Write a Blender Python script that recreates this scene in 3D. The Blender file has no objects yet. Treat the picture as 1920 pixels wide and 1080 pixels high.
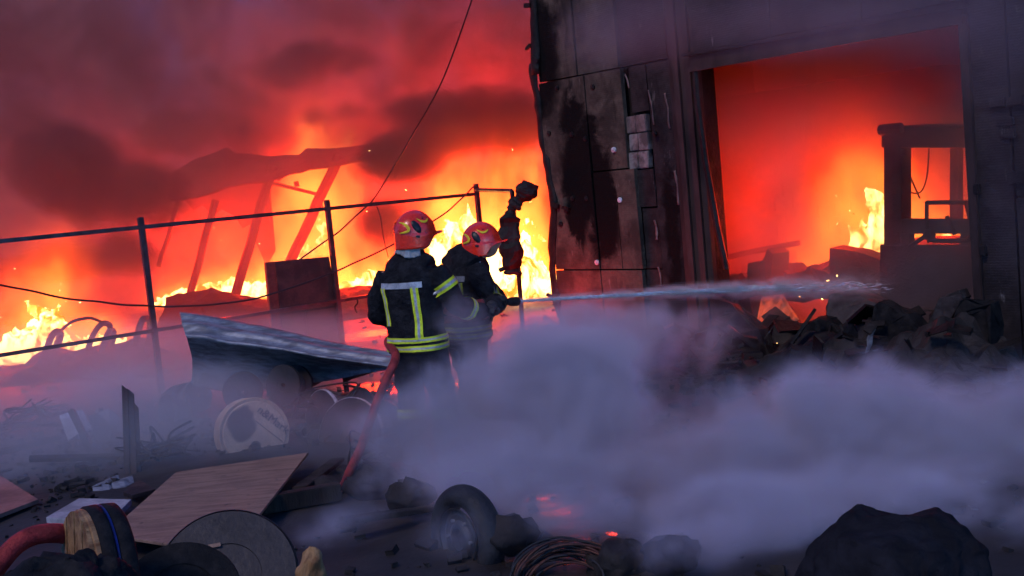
import bpy, bmesh, math, random
from mathutils import Matrix, Vector, noise as mnoise
from mathutils.bvhtree import BVHTree
S = bpy.context.scene
COL = S.collection
PI = math.pi
R = math.radians

# ------------------------------------------------------------------ camera, sky, sun, exposure
CAMZ, PITCH, ROLL = 1.95, R(5.2), R(-5.4)
cam = bpy.data.cameras.new('camera')
cam.lens, cam.sensor_width, cam.clip_start, cam.clip_end = 40, 36, .05, 2000
camo = bpy.data.objects.new('camera', cam)
COL.objects.link(camo)
camo.matrix_world = Matrix.Translation((0, 0, CAMZ)) @ Matrix.Rotation(PI / 2 - PITCH, 4, 'X') @ Matrix.Rotation(ROLL, 4, 'Z')
S.camera = camo
SUN_EL, SUN_ROT = R(7), R(155)
EXPOSURE = 2.2
K = 2 ** -EXPOSURE                                                   # fire is given in picture brightness, then scaled to the exposure
W_ = bpy.data.worlds.new('World')
S.world = W_
W_.use_nodes = True
_bg = W_.node_tree.nodes['Background']
_sk = W_.node_tree.nodes.new('ShaderNodeTexSky')
_sk.sky_type = 'NISHITA'
_sk.sun_disc = False
_sk.sun_elevation, _sk.sun_rotation = SUN_EL, SUN_ROT
_sk.ozone_density = 10
W_.node_tree.links.new(_sk.outputs[0], _bg.inputs[0])
_bg.inputs[1].default_value = .088
sun = bpy.data.lights.new('sun', 'SUN')
sun.energy, sun.angle, sun.color = .37, R(16), (1, .84, .82)
suno = bpy.data.objects.new('sun', sun)
COL.objects.link(suno)
suno.rotation_euler = (PI / 2 - R(48), 0, R(-38))
vs = S.view_settings
vs.view_transform, vs.look, vs.exposure, vs.gamma, vs.use_curve_mapping = 'Standard', 'None', EXPOSURE, 1, False
S.cycles.use_denoising = True
S.cycles.use_adaptive_sampling = True
S.cycles.adaptive_threshold = .04
S.cycles.volume_bounces = 0
S.cycles.max_bounces = 5
S.cycles.volume_step_rate = 1.2
S.cycles.sample_clamp_indirect = 6
FIRE = (1, .018, .0025)

# ------------------------------------------------------------------ picture geometry: a pixel of the photograph at a chosen distance
FPX = 1920 * 40 / 36
CM = camo.matrix_world.to_3x3()
CO = Vector((0, 0, CAMZ))
def ray(px, py): return CM @ Vector(((px - 960) / FPX, -(py - 540) / FPX, -1))
def at(px, py, Y):
    r = ray(px, py)
    return CO + r * (Y / r.y)
def gnd(px, py, z=0.):
    r = ray(px, py)
    return CO + r * ((z - CAMZ) / r.z)
# ruined hall: local u along its front wall, v into it, z up
BA = R(-50)
BO = Vector((.83, 13.5, 0))
BM = Matrix.Translation(BO) @ Matrix.Rotation(BA, 4, 'Z')
BI = BM.inverted()
def bl(px, py, v=0.):
    o, d = BI @ CO, BI.to_3x3() @ ray(px, py)
    return o + d * ((v - o.y) / d.y)
def bw(u, v, z): return BM @ Vector((u, v, z))
FM = Matrix.Translation((-4.03, 12.67, 0)) @ Matrix.Rotation(R(40), 4, 'Z')
FI = FM.inverted()
def fl(px, py, v=0.):
    o, d = FI @ CO, FI.to_3x3() @ ray(px, py)
    return o + d * ((v - o.y) / d.y)

# ------------------------------------------------------------------ node helper
class X:
    def __init__(s, t, k): s.t, s.k = t, k
    def op(s, o, *a):
        n = s.t.nodes.new('ShaderNodeMath')
        n.operation = o
        for i, v in enumerate((s,) + a):
            if isinstance(v, X): s.t.links.new(v.k, n.inputs[i])
            else: n.inputs[i].default_value = v
        return X(s.t, n.outputs[0])
    def __add__(s, o): return s.op('ADD', o)
    __radd__ = __add__
    def __mul__(s, o): return s.op('MULTIPLY', o)
    __rmul__ = __mul__
    def __sub__(s, o): return s.op('SUBTRACT', o)
    def __rsub__(s, o): return s * -1 + o
    def __truediv__(s, o): return s.op('DIVIDE', o)
    def max(s, o): return s.op('MAXIMUM', o)
    def min(s, o): return s.op('MINIMUM', o)
    def sq(s): return s * s
    def exp(s): return s.op('EXPONENT')
    def sm(s, a, b, lo=0., hi=1.):
        n = s.t.nodes.new('ShaderNodeMapRange')
        n.interpolation_type = 'SMOOTHSTEP'
        s.t.links.new(s.k, n.inputs[0])
        for i, v in enumerate((a, b, lo, hi)): n.inputs[i + 1].default_value = v
        return X(s.t, n.outputs[0])
def put(t, v, sock):
    if isinstance(v, X): t.links.new(v.k, sock)
    elif isinstance(v, bpy.types.NodeSocket): t.links.new(v, sock)
    else: sock.default_value = v
def noise_node(t, vec, scale, detail=4., rough=.55, dist=0., off=(0, 0, 0), sc=(1, 1, 1)):
    a = t.nodes.new('ShaderNodeVectorMath')
    a.operation = 'MULTIPLY_ADD'
    t.links.new(vec, a.inputs[0])
    a.inputs[1].default_value, a.inputs[2].default_value = sc, off
    n = t.nodes.new('ShaderNodeTexNoise')
    for k, v in (('Scale', scale), ('Detail', detail), ('Roughness', rough), ('Distortion', dist)): n.inputs[k].default_value = v
    t.links.new(a.outputs[0], n.inputs['Vector'])
    return X(t, n.outputs[0])
def mixc(t, f, a, b):
    n = t.nodes.new('ShaderNodeMix')
    n.data_type = 'RGBA'
    put(t, f, n.inputs[0])
    for v, i in ((a, 6), (b, 7)):
        if isinstance(v, (tuple, list)): n.inputs[i].default_value = (*v, 1)
        else: t.links.new(v, n.inputs[i])
    return n.outputs[2]
class M:
    """a procedural material: colours mixed by noise, roughness variation and bump"""
    def __init__(s, name, c1, c2=None, scale=6., rough=.7, metal=0., bump=.3, bscale=40., sc=(1, 1, 1), lo=.4, hi=.62, rvar=.15, spec=.18):
        s.m = bpy.data.materials.new(name)
        s.m.use_nodes = True
        s.t = t = s.m.node_tree
        s.b = b = t.nodes['Principled BSDF']
        tc = t.nodes.new('ShaderNodeTexCoord')
        s.v = v = tc.outputs['Object']
        n1 = noise_node(t, v, scale, 6, .6, .3, sc=sc)
        n2 = noise_node(t, v, bscale, 5, .6, 0, sc=sc)
        s.col = mixc(t, n1.sm(lo, hi), c1, c2 or tuple(x * .5 for x in c1))
        s.col = mixc(t, n2.sm(.3, .75) * .45, s.col, tuple(x * .35 for x in c1))
        t.links.new(s.col, b.inputs['Base Color'])
        put(t, (n1 - .5) * (rvar * 2) + rough, b.inputs['Roughness'])
        b.inputs['Metallic'].default_value = metal
        b.inputs['Specular IOR Level'].default_value = spec
        if bump:
            bn = t.nodes.new('ShaderNodeBump')
            bn.inputs['Strength'].default_value = bump
            bn.inputs['Distance'].default_value = .02
            put(t, n2 + n1 * .6, bn.inputs['Height'])
            t.links.new(bn.outputs[0], b.inputs['Normal'])
        s.n1, s.n2 = n1, n2
    def xyz(s):
        n = s.t.nodes.new('ShaderNodeSeparateXYZ')
        s.t.links.new(s.v, n.inputs[0])
        return [X(s.t, n.outputs[i]) for i in range(3)]
    def over(s, f, c):
        s.col = mixc(s.t, f, s.col, c)
        s.t.links.new(s.col, s.b.inputs['Base Color'])
        return s
    def no(s, *a, **k): return noise_node(s.t, s.v, *a, **k)
def mt(*a, **k): return M(*a, **k).m

# ------------------------------------------------------------------ mesh helper
class MB:
    def __init__(s): s.v, s.f, s.mi = [], [], []
    def add(s, vs_, fs, mi=0):
        o = len(s.v)
        s.v += [Vector(p) for p in vs_]
        s.f += [tuple(i + o for i in f) for f in fs]
        s.mi += [mi] * len(fs)
        return s
    def box(s, c, size, rot=None, mi=0, bev=0.):
        m = rot.to_3x3() if rot is not None else Matrix.Identity(3)
        c = Vector(c)
        hx, hy, hz = (q / 2 for q in size)
        if not bev:
            p = [c + m @ Vector((sx * hx, sy * hy, sz * hz)) for sz in (-1, 1) for sy in (-1, 1) for sx in (-1, 1)]
            return s.add(p, [(0, 2, 3, 1), (4, 5, 7, 6), (0, 1, 5, 4), (2, 6, 7, 3), (0, 4, 6, 2), (1, 3, 7, 5)], mi)
        b = bmesh.new()
        bmesh.ops.create_cube(b, size=1)
        for q in b.verts: q.co = Vector((q.co.x * size[0], q.co.y * size[1], q.co.z * size[2]))
        bmesh.ops.bevel(b, geom=b.edges[:], offset=bev, segments=2, affect='EDGES')
        s.bm(b, lambda q: c + m @ q, mi)
        b.free()
        return s
    def bm(s, b, fn=lambda q: q, mi=0):
        b.verts.index_update()
        return s.add([fn(q.co) for q in b.verts], [[q.index for q in f.verts] for f in b.faces], mi)
    def tube(s, pts, r, n=8, mi=0, flat=1., up=None):
        pts = [Vector(p) for p in pts]
        rs = r if isinstance(r, (list, tuple)) else [r] * len(pts)
        vs_, fs = [], []
        prev = None
        for i, p in enumerate(pts):
            d = (pts[min(i + 1, len(pts) - 1)] - pts[max(i - 1, 0)]).normalized()
            if prev is None:
                a = up.copy() if up is not None else (Vector((0, 0, 1)) if abs(d.z) < .9 else Vector((1, 0, 0)))
            else: a = prev
            a = (a - d * a.dot(d)).normalized()
            prev = a
            b = d.cross(a)
            for k in range(n):
                t = 2 * PI * k / n
                vs_.append(p + (a * math.cos(t) + b * math.sin(t) * flat) * rs[i])
        for i in range(len(pts) - 1):
            for k in range(n):
                k2 = (k + 1) % n
                fs.append((i * n + k, i * n + k2, (i + 1) * n + k2, (i + 1) * n + k))
        fs += [tuple(range(n - 1, -1, -1)), tuple((len(pts) - 1) * n + k for k in range(n))]
        return s.add(vs_, fs, mi)
    def lathe(s, prof, n=32, m=None, mi=0):
        """profile of (radius, height) turned round local z, placed by matrix m"""
        m = m or Matrix.Identity(4)
        vs_, fs = [], []
        for r, z in prof:
            for k in range(n):
                t = 2 * PI * k / n
                vs_.append(m @ Vector((r * math.cos(t), r * math.sin(t), z)))
        for i in range(len(prof) - 1):
            for k in range(n):
                k2 = (k + 1) % n
                fs.append((i * n + k, i * n + k2, (i + 1) * n + k2, (i + 1) * n + k))
        return s.add(vs_, fs, mi)
    def grid(s, fn, nu, nv, mi=0):
        vs_ = [fn(i / nu, j / nv) for j in range(nv + 1) for i in range(nu + 1)]
        w = nu + 1
        return s.add(vs_, [(j * w + i, j * w + i + 1, (j + 1) * w + i + 1, (j + 1) * w + i) for j in range(nv) for i in range(nu)], mi)
    def prism(s, poly, ext, mi=0):
        poly = [Vector(p) for p in poly]
        n = len(poly)
        e = Vector(ext)
        return s.add(poly + [p + e for p in poly],
                     [tuple(range(n)), tuple(range(2 * n - 1, n - 1, -1))] + [(i, i + n, (i + 1) % n + n, (i + 1) % n) for i in range(n)], mi)
    def mesh(s, name, mats, smooth=False):
        me = bpy.data.meshes.new(name)
        me.from_pydata(s.v, [], s.f)
        for m in (mats if isinstance(mats, (list, tuple)) else [mats]): me.materials.append(m)
        me.polygons.foreach_set('material_index', s.mi)
        b = bmesh.new()
        b.from_mesh(me)
        bmesh.ops.recalc_face_normals(b, faces=b.faces[:])
        b.to_mesh(me)
        b.free()
        if smooth: me.polygons.foreach_set('use_smooth', [True] * len(me.polygons))
        return me
    def build(s, name, mats, parent=None, smooth=False, bevel=0.):
        o = bpy.data.objects.new(name, s.mesh(name, mats, smooth))
        COL.objects.link(o)
        if parent: o.parent = parent
        if bevel:
            md = o.modifiers.new('bevel', 'BEVEL')
            md.width, md.segments, md.limit_method = bevel, 2, 'ANGLE'
        return o
def tag(o, label=None, cat=None, group=None, kind=None):
    for k, v in (('label', label), ('category', cat), ('group', group), ('kind', kind)):
        if v: o[k] = v
    return o
def thing(name, label, cat, mw=None, group=None):
    o = bpy.data.objects.new(name, None)
    COL.objects.link(o)
    if mw is not None: o.matrix_world = mw if isinstance(mw, Matrix) else Matrix.Translation(mw)
    return tag(o, label, cat, group)
def loc(o): return o.matrix_world.inverted()
def rough_up(o, amp, freq, seed=0, cuts=0):
    me = o.data
    if cuts:
        b = bmesh.new()
        b.from_mesh(me)
        bmesh.ops.subdivide_edges(b, edges=b.edges[:], cuts=cuts, use_grid_fill=True)
        b.to_mesh(me)
        b.free()
    for v in me.vertices: v.co += mnoise.noise_vector(v.co * freq + Vector((seed, seed * .7, seed * 1.3))) * amp
    return o
def catmull(pts, n=6):
    pts = [Vector(p) for p in pts]
    out = []
    for i in range(len(pts) - 1):
        a, b, c, d = pts[max(i - 1, 0)], pts[i], pts[i + 1], pts[min(i + 2, len(pts) - 1)]
        for k in range(n):
            t = k / n
            out.append(.5 * (2 * b + (c - a) * t + (2 * a - 5 * b + 4 * c - d) * t * t + (3 * b - a - 3 * c + d) * t ** 3))
    return out + [pts[-1]]
def remesh(mb, name, voxel, smooth_it=2, mats=None, parent=None, nz=None):
    me = mb.mesh(name, mats or [])
    o = bpy.data.objects.new(name, me)
    COL.objects.link(o)
    md = o.modifiers.new('r', 'REMESH')
    md.mode, md.voxel_size = 'VOXEL', voxel
    if smooth_it:
        sm = o.modifiers.new('s', 'SMOOTH')
        sm.factor, sm.iterations = .5, smooth_it
    dg = bpy.context.evaluated_depsgraph_get()
    me2 = bpy.data.meshes.new_from_object(o.evaluated_get(dg))
    o.modifiers.clear()
    o.data = me2
    bpy.data.meshes.remove(me)
    me2.name = name
    if not me2.materials:
        for m in (mats if isinstance(mats, (list, tuple)) else [mats]): me2.materials.append(m)
    if nz:
        b = bmesh.new()
        b.from_mesh(me2)
        b.normal_update()
        for v in b.verts: v.co += v.normal * nz(v.co)
        b.to_mesh(me2)
        b.free()
    me2.polygons.foreach_set('use_smooth', [True] * len(me2.polygons))
    if parent: o.parent = parent
    return o
rnd = random.Random(7)

# ------------------------------------------------------------------ materials
m_char = mt('charred_metal', (.020, .016, .015), (.008, .007, .007), 5, .55, .3, .5, 30)
m_charwood = mt('charred_wood', (.03, .024, .02), (.008, .007, .007), 7, .8, 0, .8, 30, sc=(1, 1, .2))
m_steel = mt('dark_painted_steel', (.04, .042, .05), (.02, .018, .018), 8, .38, .5, .15, 60)
m_galv = mt('galvanised_sheet', (.24, .25, .28), (.11, .11, .125), 5, .55, .35, .25, 25, sc=(1, 3, 3))
m_brownpanel = mt('scorched_brown_panel', (.085, .035, .03), (.03, .016, .015), 3, .55, .1, .25, 30)
m_ply = M('wet_plywood', (.24, .145, .10), (.16, .095, .068), 3, .55, 0, .2, 30, sc=(1, 5, 1))
m_ply.over(m_ply.no(9, 4, .6).sm(.62, .7) * .85, (.03, .02, .02))
m_ply = m_ply.m
m_board = mt('grey_board', (.30, .29, .32), (.18, .17, .19), 4, .6, 0, .1, 40)
m_white = mt('dirty_white_board', (.62, .62, .66), (.35, .33, .36), 6, .55, 0, .15, 30)
m_cardboard = M('drum_cardboard', (.44, .30, .20), (.34, .22, .15), 4, .7, 0, .1, 30)
m_rubber = mt('black_rubber', (.018, .018, .02), (.03, .028, .03), 6, .55, 0, .4, 50)
m_rim = mt('wheel_steel', (.05, .05, .055), (.02, .02, .022), 10, .45, .5, .2, 40)
m_hose = mt('red_canvas_hose', (.30, .028, .025), (.14, .014, .014), 12, .6, 0, .4, 90)
m_wood = mt('spool_wood', (.30, .17, .075), (.11, .045, .016), 3, .6, 0, .5, 14, sc=(4, 4, .5))
m_black = mt('sooty_black', (.010, .010, .011), (.02, .018, .018), 8, .8, 0, .5, 30, spec=.05)
m_drum = mt('dark_drum', (.03, .026, .028), (.015, .013, .014), 5, .5, 0, .3, 30)
m_blue = mt('blue_plastic', (.008, .016, .10), (.008, .012, .05), 8, .4, 0, .1)
m_cloth = M('black_turnout_cloth', (.010, .010, .012), (.020, .020, .023), 14, .9, 0, .8, 45, spec=.06).m
m_yellow = mt('fluorescent_yellow_tape', (.62, .72, .03), (.50, .58, .03), 30, .5, 0, .2, 120, rvar=.05)
m_silver = mt('silver_reflective_tape', (.44, .45, .47), (.28, .29, .30), 25, .35, .2, .2, 120)
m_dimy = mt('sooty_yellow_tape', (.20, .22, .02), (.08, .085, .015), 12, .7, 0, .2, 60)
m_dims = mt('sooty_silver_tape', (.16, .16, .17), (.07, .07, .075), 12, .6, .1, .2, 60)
m_skin = mt('skin', (.42, .22, .15), (.34, .16, .11), 20, .55, 0, .15, 90)
m_helm = M('red_helmet_shell', (.74, .030, .012), (.60, .022, .010), 9, .26, 0, .05, 60, rvar=.1, spec=.4)
m_helm.over(m_helm.no(16, 6, .7, .4).sm(.56, .70) * .55, (.05, .008, .006))
m_helm.b.inputs['Coat Weight'].default_value = .2
m_helm = m_helm.m
m_hyel = mt('yellow_emblem', (.75, .52, .02), (.65, .42, .02), 30, .4, 0, 0)
m_hblack = mt('helmet_black_plastic', (.012, .012, .014), (.02, .02, .022), 20, .35, 0, .1, 80)
m_neck = mt('grey_neck_flap', (.36, .38, .38), (.22, .23, .23), 14, .65, 0, .3, 60)
m_foil = mt('silver_neck_flap', (.72, .74, .78), (.45, .46, .5), 14, .32, .5, .5, 40)
m_water = bpy.data.materials.new('water_spray')
m_water.use_nodes = True
_p = m_water.node_tree.nodes['Principled BSDF']
_p.inputs['Base Color'].default_value = (.85, .86, .9, 1)
_p.inputs['Roughness'].default_value = .25
_p.inputs['Subsurface Weight'].default_value = .3
_n = noise_node(m_water.node_tree, m_water.node_tree.nodes.new('ShaderNodeTexCoord').outputs['Object'], 14, 3)
put(m_water.node_tree, _n.sm(.3, .6, .12, .45), _p.inputs['Alpha'])
m_brick = mt('sooty_brick', (.17, .12, .11), (.07, .05, .05), 4, .8, 0, .6, 25)
m_rubble = mt('burnt_rubble', (.024, .019, .018), (.009, .008, .008), 3, .75, 0, .8, 14)
m_slab = mt('ashen_slab', (.045, .037, .036), (.018, .014, .014), 4, .7, 0, .7, 20)
m_copper = mt('scorched_cable', (.09, .035, .025), (.02, .014, .014), 9, .45, .3, .3, 60)

# ================================================================== SETTING
# ground: one sheet to the horizon, wet and dirty, with puddles
g = M('muddy_wet_ground', (.030, .024, .022), (.014, .011, .010), .9, .6, 0, .7, 5, spec=.3)
pud = g.no(.45, 4, .55, off=(3, 1, 0)).sm(.57, .64)
g.over(pud * .7, (.016, .014, .014))
put(g.t, (pud * -.42 + .68).max(.16), g.b.inputs['Roughness'])
xs = sorted({-400, -150, -60, 60, 150, 400} | {x * .25 for x in range(-72, 49)})
ys = sorted({-60, -20, 90, 200, 600} | {y * .25 for y in range(8, 141)})
mb = MB()
def gz(x, y):
    if not (-18 < x < 12 and 2 < y < 35): return 0.
    n = mnoise.noise(Vector((x * .8, y * .8, 3))) * .03 + mnoise.noise(Vector((x * 2.6, y * 2.6, 9))) * .018
    return n - .012
vs_ = [(x, y, gz(x, y)) for y in ys for x in xs]
w = len(xs)
mb.add(vs_, [(j * w + i, j * w + i + 1, (j + 1) * w + i + 1, (j + 1) * w + i) for j in range(len(ys) - 1) for i in range(w - 1)])
tag(mb.build('ground', g.m, smooth=True), kind='structure')

# ------------------------------------------------------------------ ruined hall
hall = thing('burning_hall', 'soot stained warehouse wall of large panels with a wide open doorway full of fire glow', 'building', BM)
def soot_mat(name, c1, c2):
    s = M(name, c1, c2, 2.2, .78, .0, .6, 16, spec=.06)
    x, y, z = s.xyz()
    n = s.no(2.6, 8, .68, .5, off=(5, 2, 1)) - .5
    def blob(u, h, a, b, k=1.1): return (((x - u + n * .5) / a).sq() + ((z - h + n * 1.3) / b).sq()) * -1 + k
    f = blob(.22, 2.0, .40, .58, 1.25).max(blob(.47, 1.55, .24, .62, 1.2)).max(blob(.02, 1.5, .20, .42)).max(blob(.1, 2.7, .28, .3, .8)).max(blob(-.38, 3.5, .35, .9)).max(blob(1.45, 1.2, .14, .9, .9))
    s.over(s.no(3, 5, .65, .4, sc=(1, 1, .25), off=(1, 7, 2)).sm(.56, .7) * .75, (.012, .010, .010))
    s.over(s.no(7, 5, .7, .2, sc=(1, 1, .3), off=(9, 3, 4)).sm(.62, .75) * .6, (.24, .21, .19))
    s.over(f.sm(-.30, .62), (.004, .004, .004))
    wv = s.t.nodes.new('ShaderNodeTexWave')
    wv.bands_direction = 'Z'
    wv.inputs['Scale'].default_value, wv.inputs['Distortion'].default_value = 14, 2
    s.t.links.new(s.v, wv.inputs['Vector'])
    b2 = s.t.nodes.new('ShaderNodeBump')
    b2.inputs['Strength'].default_value, b2.inputs['Distance'].default_value = .16, .006
    s.t.links.new(wv.outputs[0], b2.inputs['Height'])
    s.t.links.new(s.b.inputs['Normal'].links[0].from_socket, b2.inputs['Normal'])
    s.t.links.new(b2.outputs[0], s.b.inputs['Normal'])
    return s.m
m_wall = soot_mat('scorched_wall_panel', (.085, .066, .051), (.033, .026, .022))
m_wall2 = soot_mat('scorched_dark_panel', (.034, .026, .026), (.015, .012, .013))
m_jamb = mt('rusted_jamb_sheet', (.06, .034, .03), (.024, .015, .014), 3, .6, .2, .5, 12, sc=(1, 1, .3))
def panel(u0, u1, z0, z1, v=0., th=.05, mat=None, seed=0, name='panel'):
    gp = .009
    nu, nz = max(2, int((u1 - u0) / .12)), max(2, int((z1 - z0) / .12))
    b = bmesh.new()
    bmesh.ops.create_grid(b, x_segments=nu, y_segments=nz, size=.5)
    for q in b.verts:
        x, z = u0 + gp + (q.co.x + .5) * (u1 - u0 - 2 * gp), z0 + gp + (q.co.y + .5) * (z1 - z0 - 2 * gp)
        k = mnoise.noise(Vector((x * 1.7 + seed, z * 1.1, seed * 2.1))) * .016 + mnoise.noise(Vector((x * 6 + seed, z * 5, seed))) * .006
        q.co = Vector((x, v + k + seed % 3 * .004, z))
    ex = bmesh.ops.extrude_face_region(b, geom=b.faces[:])
    bmesh.ops.translate(b, verts=[q for q in ex['geom'] if isinstance(q, bmesh.types.BMVert)], vec=(0, th, 0))
    m = MB()
    m.bm(b)
    b.free()
    return m.build(name, mat or m_wall, hall, smooth=False)
mb = MB()                                                            # backing wall behind the panels
mb.box((.62, .24, 2.6), (2.1, .22, 5.2)).box((1.81, .24, 2.6), (.28, .22, 5.2))
mb.box((3.45, .24, 4.09), (3, .22, 2.22)).box((6.5, .24, 2.6), (3.1, .22, 5.2))
mb.build('wall', m_char, hall)
pans = [(-.44, .33, 0, .86), (.33, 1.0, 0, .86), (-.44, .34, .86, 3.12), (.34, .92, 2.0, 3.12), (.34, .70, .86, 2.0), (.70, 1.02, .86, 2.0),
        (-.44, .24, 3.12, 5.2), (.24, .9, 3.12, 5.2)]
for i, (a, b, c, d) in enumerate(pans): panel(a, b, c, d, 0, .06, m_wall, i + 1)
for i, (a, b, c, d, v) in enumerate([(.9, 1.6, 3.12, 5.2, .03), (1.27, 1.60, .0, 3.12, .04), (1.0, 1.27, 0, .86, .05), (1.02, 1.27, .86, 1.55, .05)]): panel(a, b, c, d, v, .06, m_wall2, i + 11)
for i in range(3): panel(1.96 + i, 2.96 + i, 3.13, 5.2, .02, .06, m_wall2, 20 + i)
for i, (a, b, c, d) in enumerate([(4.97, 5.3, 0, 3.1), (5.3, 6.6, 0, 1.45), (5.3, 6.6, 1.45, 3.1), (4.97, 6.6, 3.13, 5.2), (6.6, 8, 0, 3.1), (6.6, 8, 3.13, 5.2)]): panel(a, b, c, d, -.02, .07, m_wall2, 30 + i)
for i in range(5):                                                   # ribbed sheet of the door jamb
    a = 1.60 + i * .08
    MB().box((a + .04, .06 - (i % 2) * .03, 2.6), (.074, .06, 5.2)).build('jamb_rib', m_jamb, hall)
mb = MB()
mb.box((3.46, .02, 3.03), (3.0, .16, .12), bev=.01).box((3.46, -.05, 2.955), (3.0, .05, .05))
mb.build('lintel', m_jamb, hall)
MB().box((3.46, -.08, 3.09), (3.1, .05, .03), Matrix.Rotation(R(.8), 4, 'Y')).build('door_track', m_char, hall)
mb = MB()
mb.box((4.95, .06, 1.5), (.08, .24, 3.0), bev=.008)
mb.build('door_jamb', m_jamb, hall)
panel(1.0, 1.27, 2.6, 3.12, .04, .06, m_wall2, 41)
panel(1.0, 1.27, 1.55, 1.98, .04, .06, m_wall2, 43)
for i, (u, z) in enumerate([(1.035, 2.08), (1.035, 2.28), (1.035, 2.48)]):
    for k in range(2):
        bb = MB().box((u - .06 + k * .155 + (i % 2) * .02, .08 + rnd.uniform(-.01, .01), z - .0), (.148, .08, .19), bev=.008)
        rough_up(bb.build('brick', mt('pale_blockwork', (.24, .20, .185), (.08, .06, .055), 5, .8, 0, .6, 25) if i == 0 and k == 0 else (bpy.data.materials['pale_blockwork'] if z < 2.4 else m_brick), hall), .006, 9, i + k)
def strip(pts, r, name, mat, parent, flat=.35, n=6, inv=None, amp=.01, sub=5):
    p = catmull(pts, sub)
    p = [q + mnoise.noise_vector(q * 6) * amp for q in p]
    if inv is not None: p = [inv @ q for q in p]
    rr = r if not isinstance(r, (list, tuple)) else [r[min(len(r) - 1, int(i / max(1, len(p) - 1) * len(r)))] for i in range(len(p))]
    m = MB().tube(p, rr if isinstance(rr, list) else [rr * rnd.uniform(.75, 1.25) for _ in p], n, flat=flat)
    return m.build(name, mat, parent, smooth=True)
for px0, py0, px1, py1, r in ((1228, 412, 1232, 450, .018), (1234, 500, 1240, 535, .014), (1216, 170, 1226, 235, .012), (1265, 320, 1273, 385, .016), (1247, 175, 1256, 240, .012), (1172, 140, 1180, 165, .012)):
    a, b = bl(px0, py0, .035), bl(px1, py1, .035)
    strip([a, a.lerp(b, .4) + Vector((.01, 0, 0)), b], r, 'plaster_streak', bpy.data.materials['dirty_white_board'] if r > .02 else m_brick, hall, .3, amp=.015)
for px, py in ((1151, 281), (1073, 252), (1045, 165), (1112, 163), (1098, 260), (1163, 375), (1120, 492), (1074, 372), (1100, 372), (1030, 250), (1228, 250), (1052, 420)):
    p = bl(px, py, 0)
    m = MB().lathe([(.001, -.012), (.012, -.012), (.016, -.006), (.03, -.004), (.032, .02)], 12, Matrix.Translation((p.x, -.012, p.z)) @ Matrix.Rotation(-PI / 2, 4, 'X'))
    m.build('washer', m_white if px in (1151, 1163, 1120) else m_char, hall)
strip([bl(1001, 118), bl(1008, 200), bl(1020, 285), bl(1038, 375), bl(1034, 450), bl(1040, 545), bl(1062, 625)], .062, 'cladding_strip', m_char, hall, .4, 8, amp=.03)
strip([bl(1000, -20), bl(1003, 60), bl(1008, 140)], .07, 'cladding_strip', m_char, hall, .5, 8, amp=.03)
for px, py, q in ((988, 10, .09), (990, 88, .07), (1004, 112, .08), (1040, 385, .1), (1060, 390, .08), (1030, 555, .06)):
    p = bl(px, py, -.03)
    rough_up(MB().box(p, (q * 1.2, .03, q * .6), Matrix.Rotation(rnd.uniform(-.6, .6), 4, 'Y')).build('metal_tab', m_char, hall), .02, 9, px)
for k, (px, py) in enumerate(((1872, 192), (1905, 190), (1886, 228), (1890, 250))):
    p = bl(px, py, -.04)
    MB().box((p.x, -.05, p.z), (.14, .05, .08), bev=.01).build('wall_block', m_wall2, hall)
p = bl(1908, 332, -.04)
MB().box((p.x, -.05, p.z), (.16, .03, .1), bev=.006).build('vent', m_black, hall)
for py in (355, 470, 600):
    p = bl(1832 + (py - 355) * .1, py, -.05)
    MB().box(p, (.05, .06, .09), bev=.008).build('hinge', m_char, hall)
# inside faces: side wall with bricks low down, back wall, roof
mb = MB()
mb.box((-.37, 3.9, 2.6), (.14, 7.1, 5.2)).box((3.8, 7.5, 2.6), (8.4, .14, 5.2)).box((8.05, 3.9, 2.6), (.14, 7.1, 5.2))
mb.build('inner_wall', m_rubble, hall)
MB().box((3.8, 3.78, 5.28), (8.6, 7.7, .14)).build('roof', m_char, hall)
for j in range(11):
    for i in range(11):
        if mnoise.noise(Vector((i * .4, j * .5, 2))) < -.22 or j > 7 + 3 * mnoise.noise(Vector((i * .5, 0, 0))): continue
        m = MB().box((-.285 + rnd.uniform(-.006, .008), 2.75 + i * .42 + (j % 2) * .21, .1 + j * .2), (.05, .405, .186))
        if i == 0 and j == 0: bk = m.mesh('brick', m_brick)
        o = m.build('brick', m_brick, hall)

# ================================================================== FLAMES (closed bodies of burning gas, cut from a noise field)
def flame_mat():
    m = bpy.data.materials.new('flame')
    m.use_nodes = True
    t = m.node_tree
    t.nodes.clear()
    o, e = t.nodes.new('ShaderNodeOutputMaterial'), t.nodes.new('ShaderNodeEmission')
    v = t.nodes.new('ShaderNodeTexCoord').outputs['Object']
    n = noise_node(t, v, 3.2, 5, .6, .6, sc=(1, 1, .6))
    c = mixc(t, n.sm(.36, .56), (1, .22, .012), (1, .60, .17))
    t.links.new(c, e.inputs[0])
    put(t, n.sm(.36, .62, 1.6 * K, 8. * K), e.inputs[1])
    t.links.new(e.outputs[0], o.inputs[0])
    m.cycles.emission_sampling = 'NONE'
    return m
m_flame = flame_mat()
def halo_mat():  # emissive volume that paints the soft orange glow round the flames
    m = bpy.data.materials.new('flame_gas_glow')
    m.use_nodes = True
    t = m.node_tree
    t.nodes.clear()
    o, e = t.nodes.new('ShaderNodeOutputMaterial'), t.nodes.new('ShaderNodeEmission')
    a = t.nodes.new('ShaderNodeAttribute')
    a.attribute_name = 'density'
    t.links.new(mixc(t, X(t, a.outputs['Fac']).sm(.9, 2.6), (1, .075, .003), (1, .30, .03)), e.inputs[0])
    put(t, X(t, a.outputs['Fac']) * K, e.inputs[1])
    t.links.new(e.outputs[0], o.inputs['Volume'])
    return m
m_halo = halo_mat()
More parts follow.
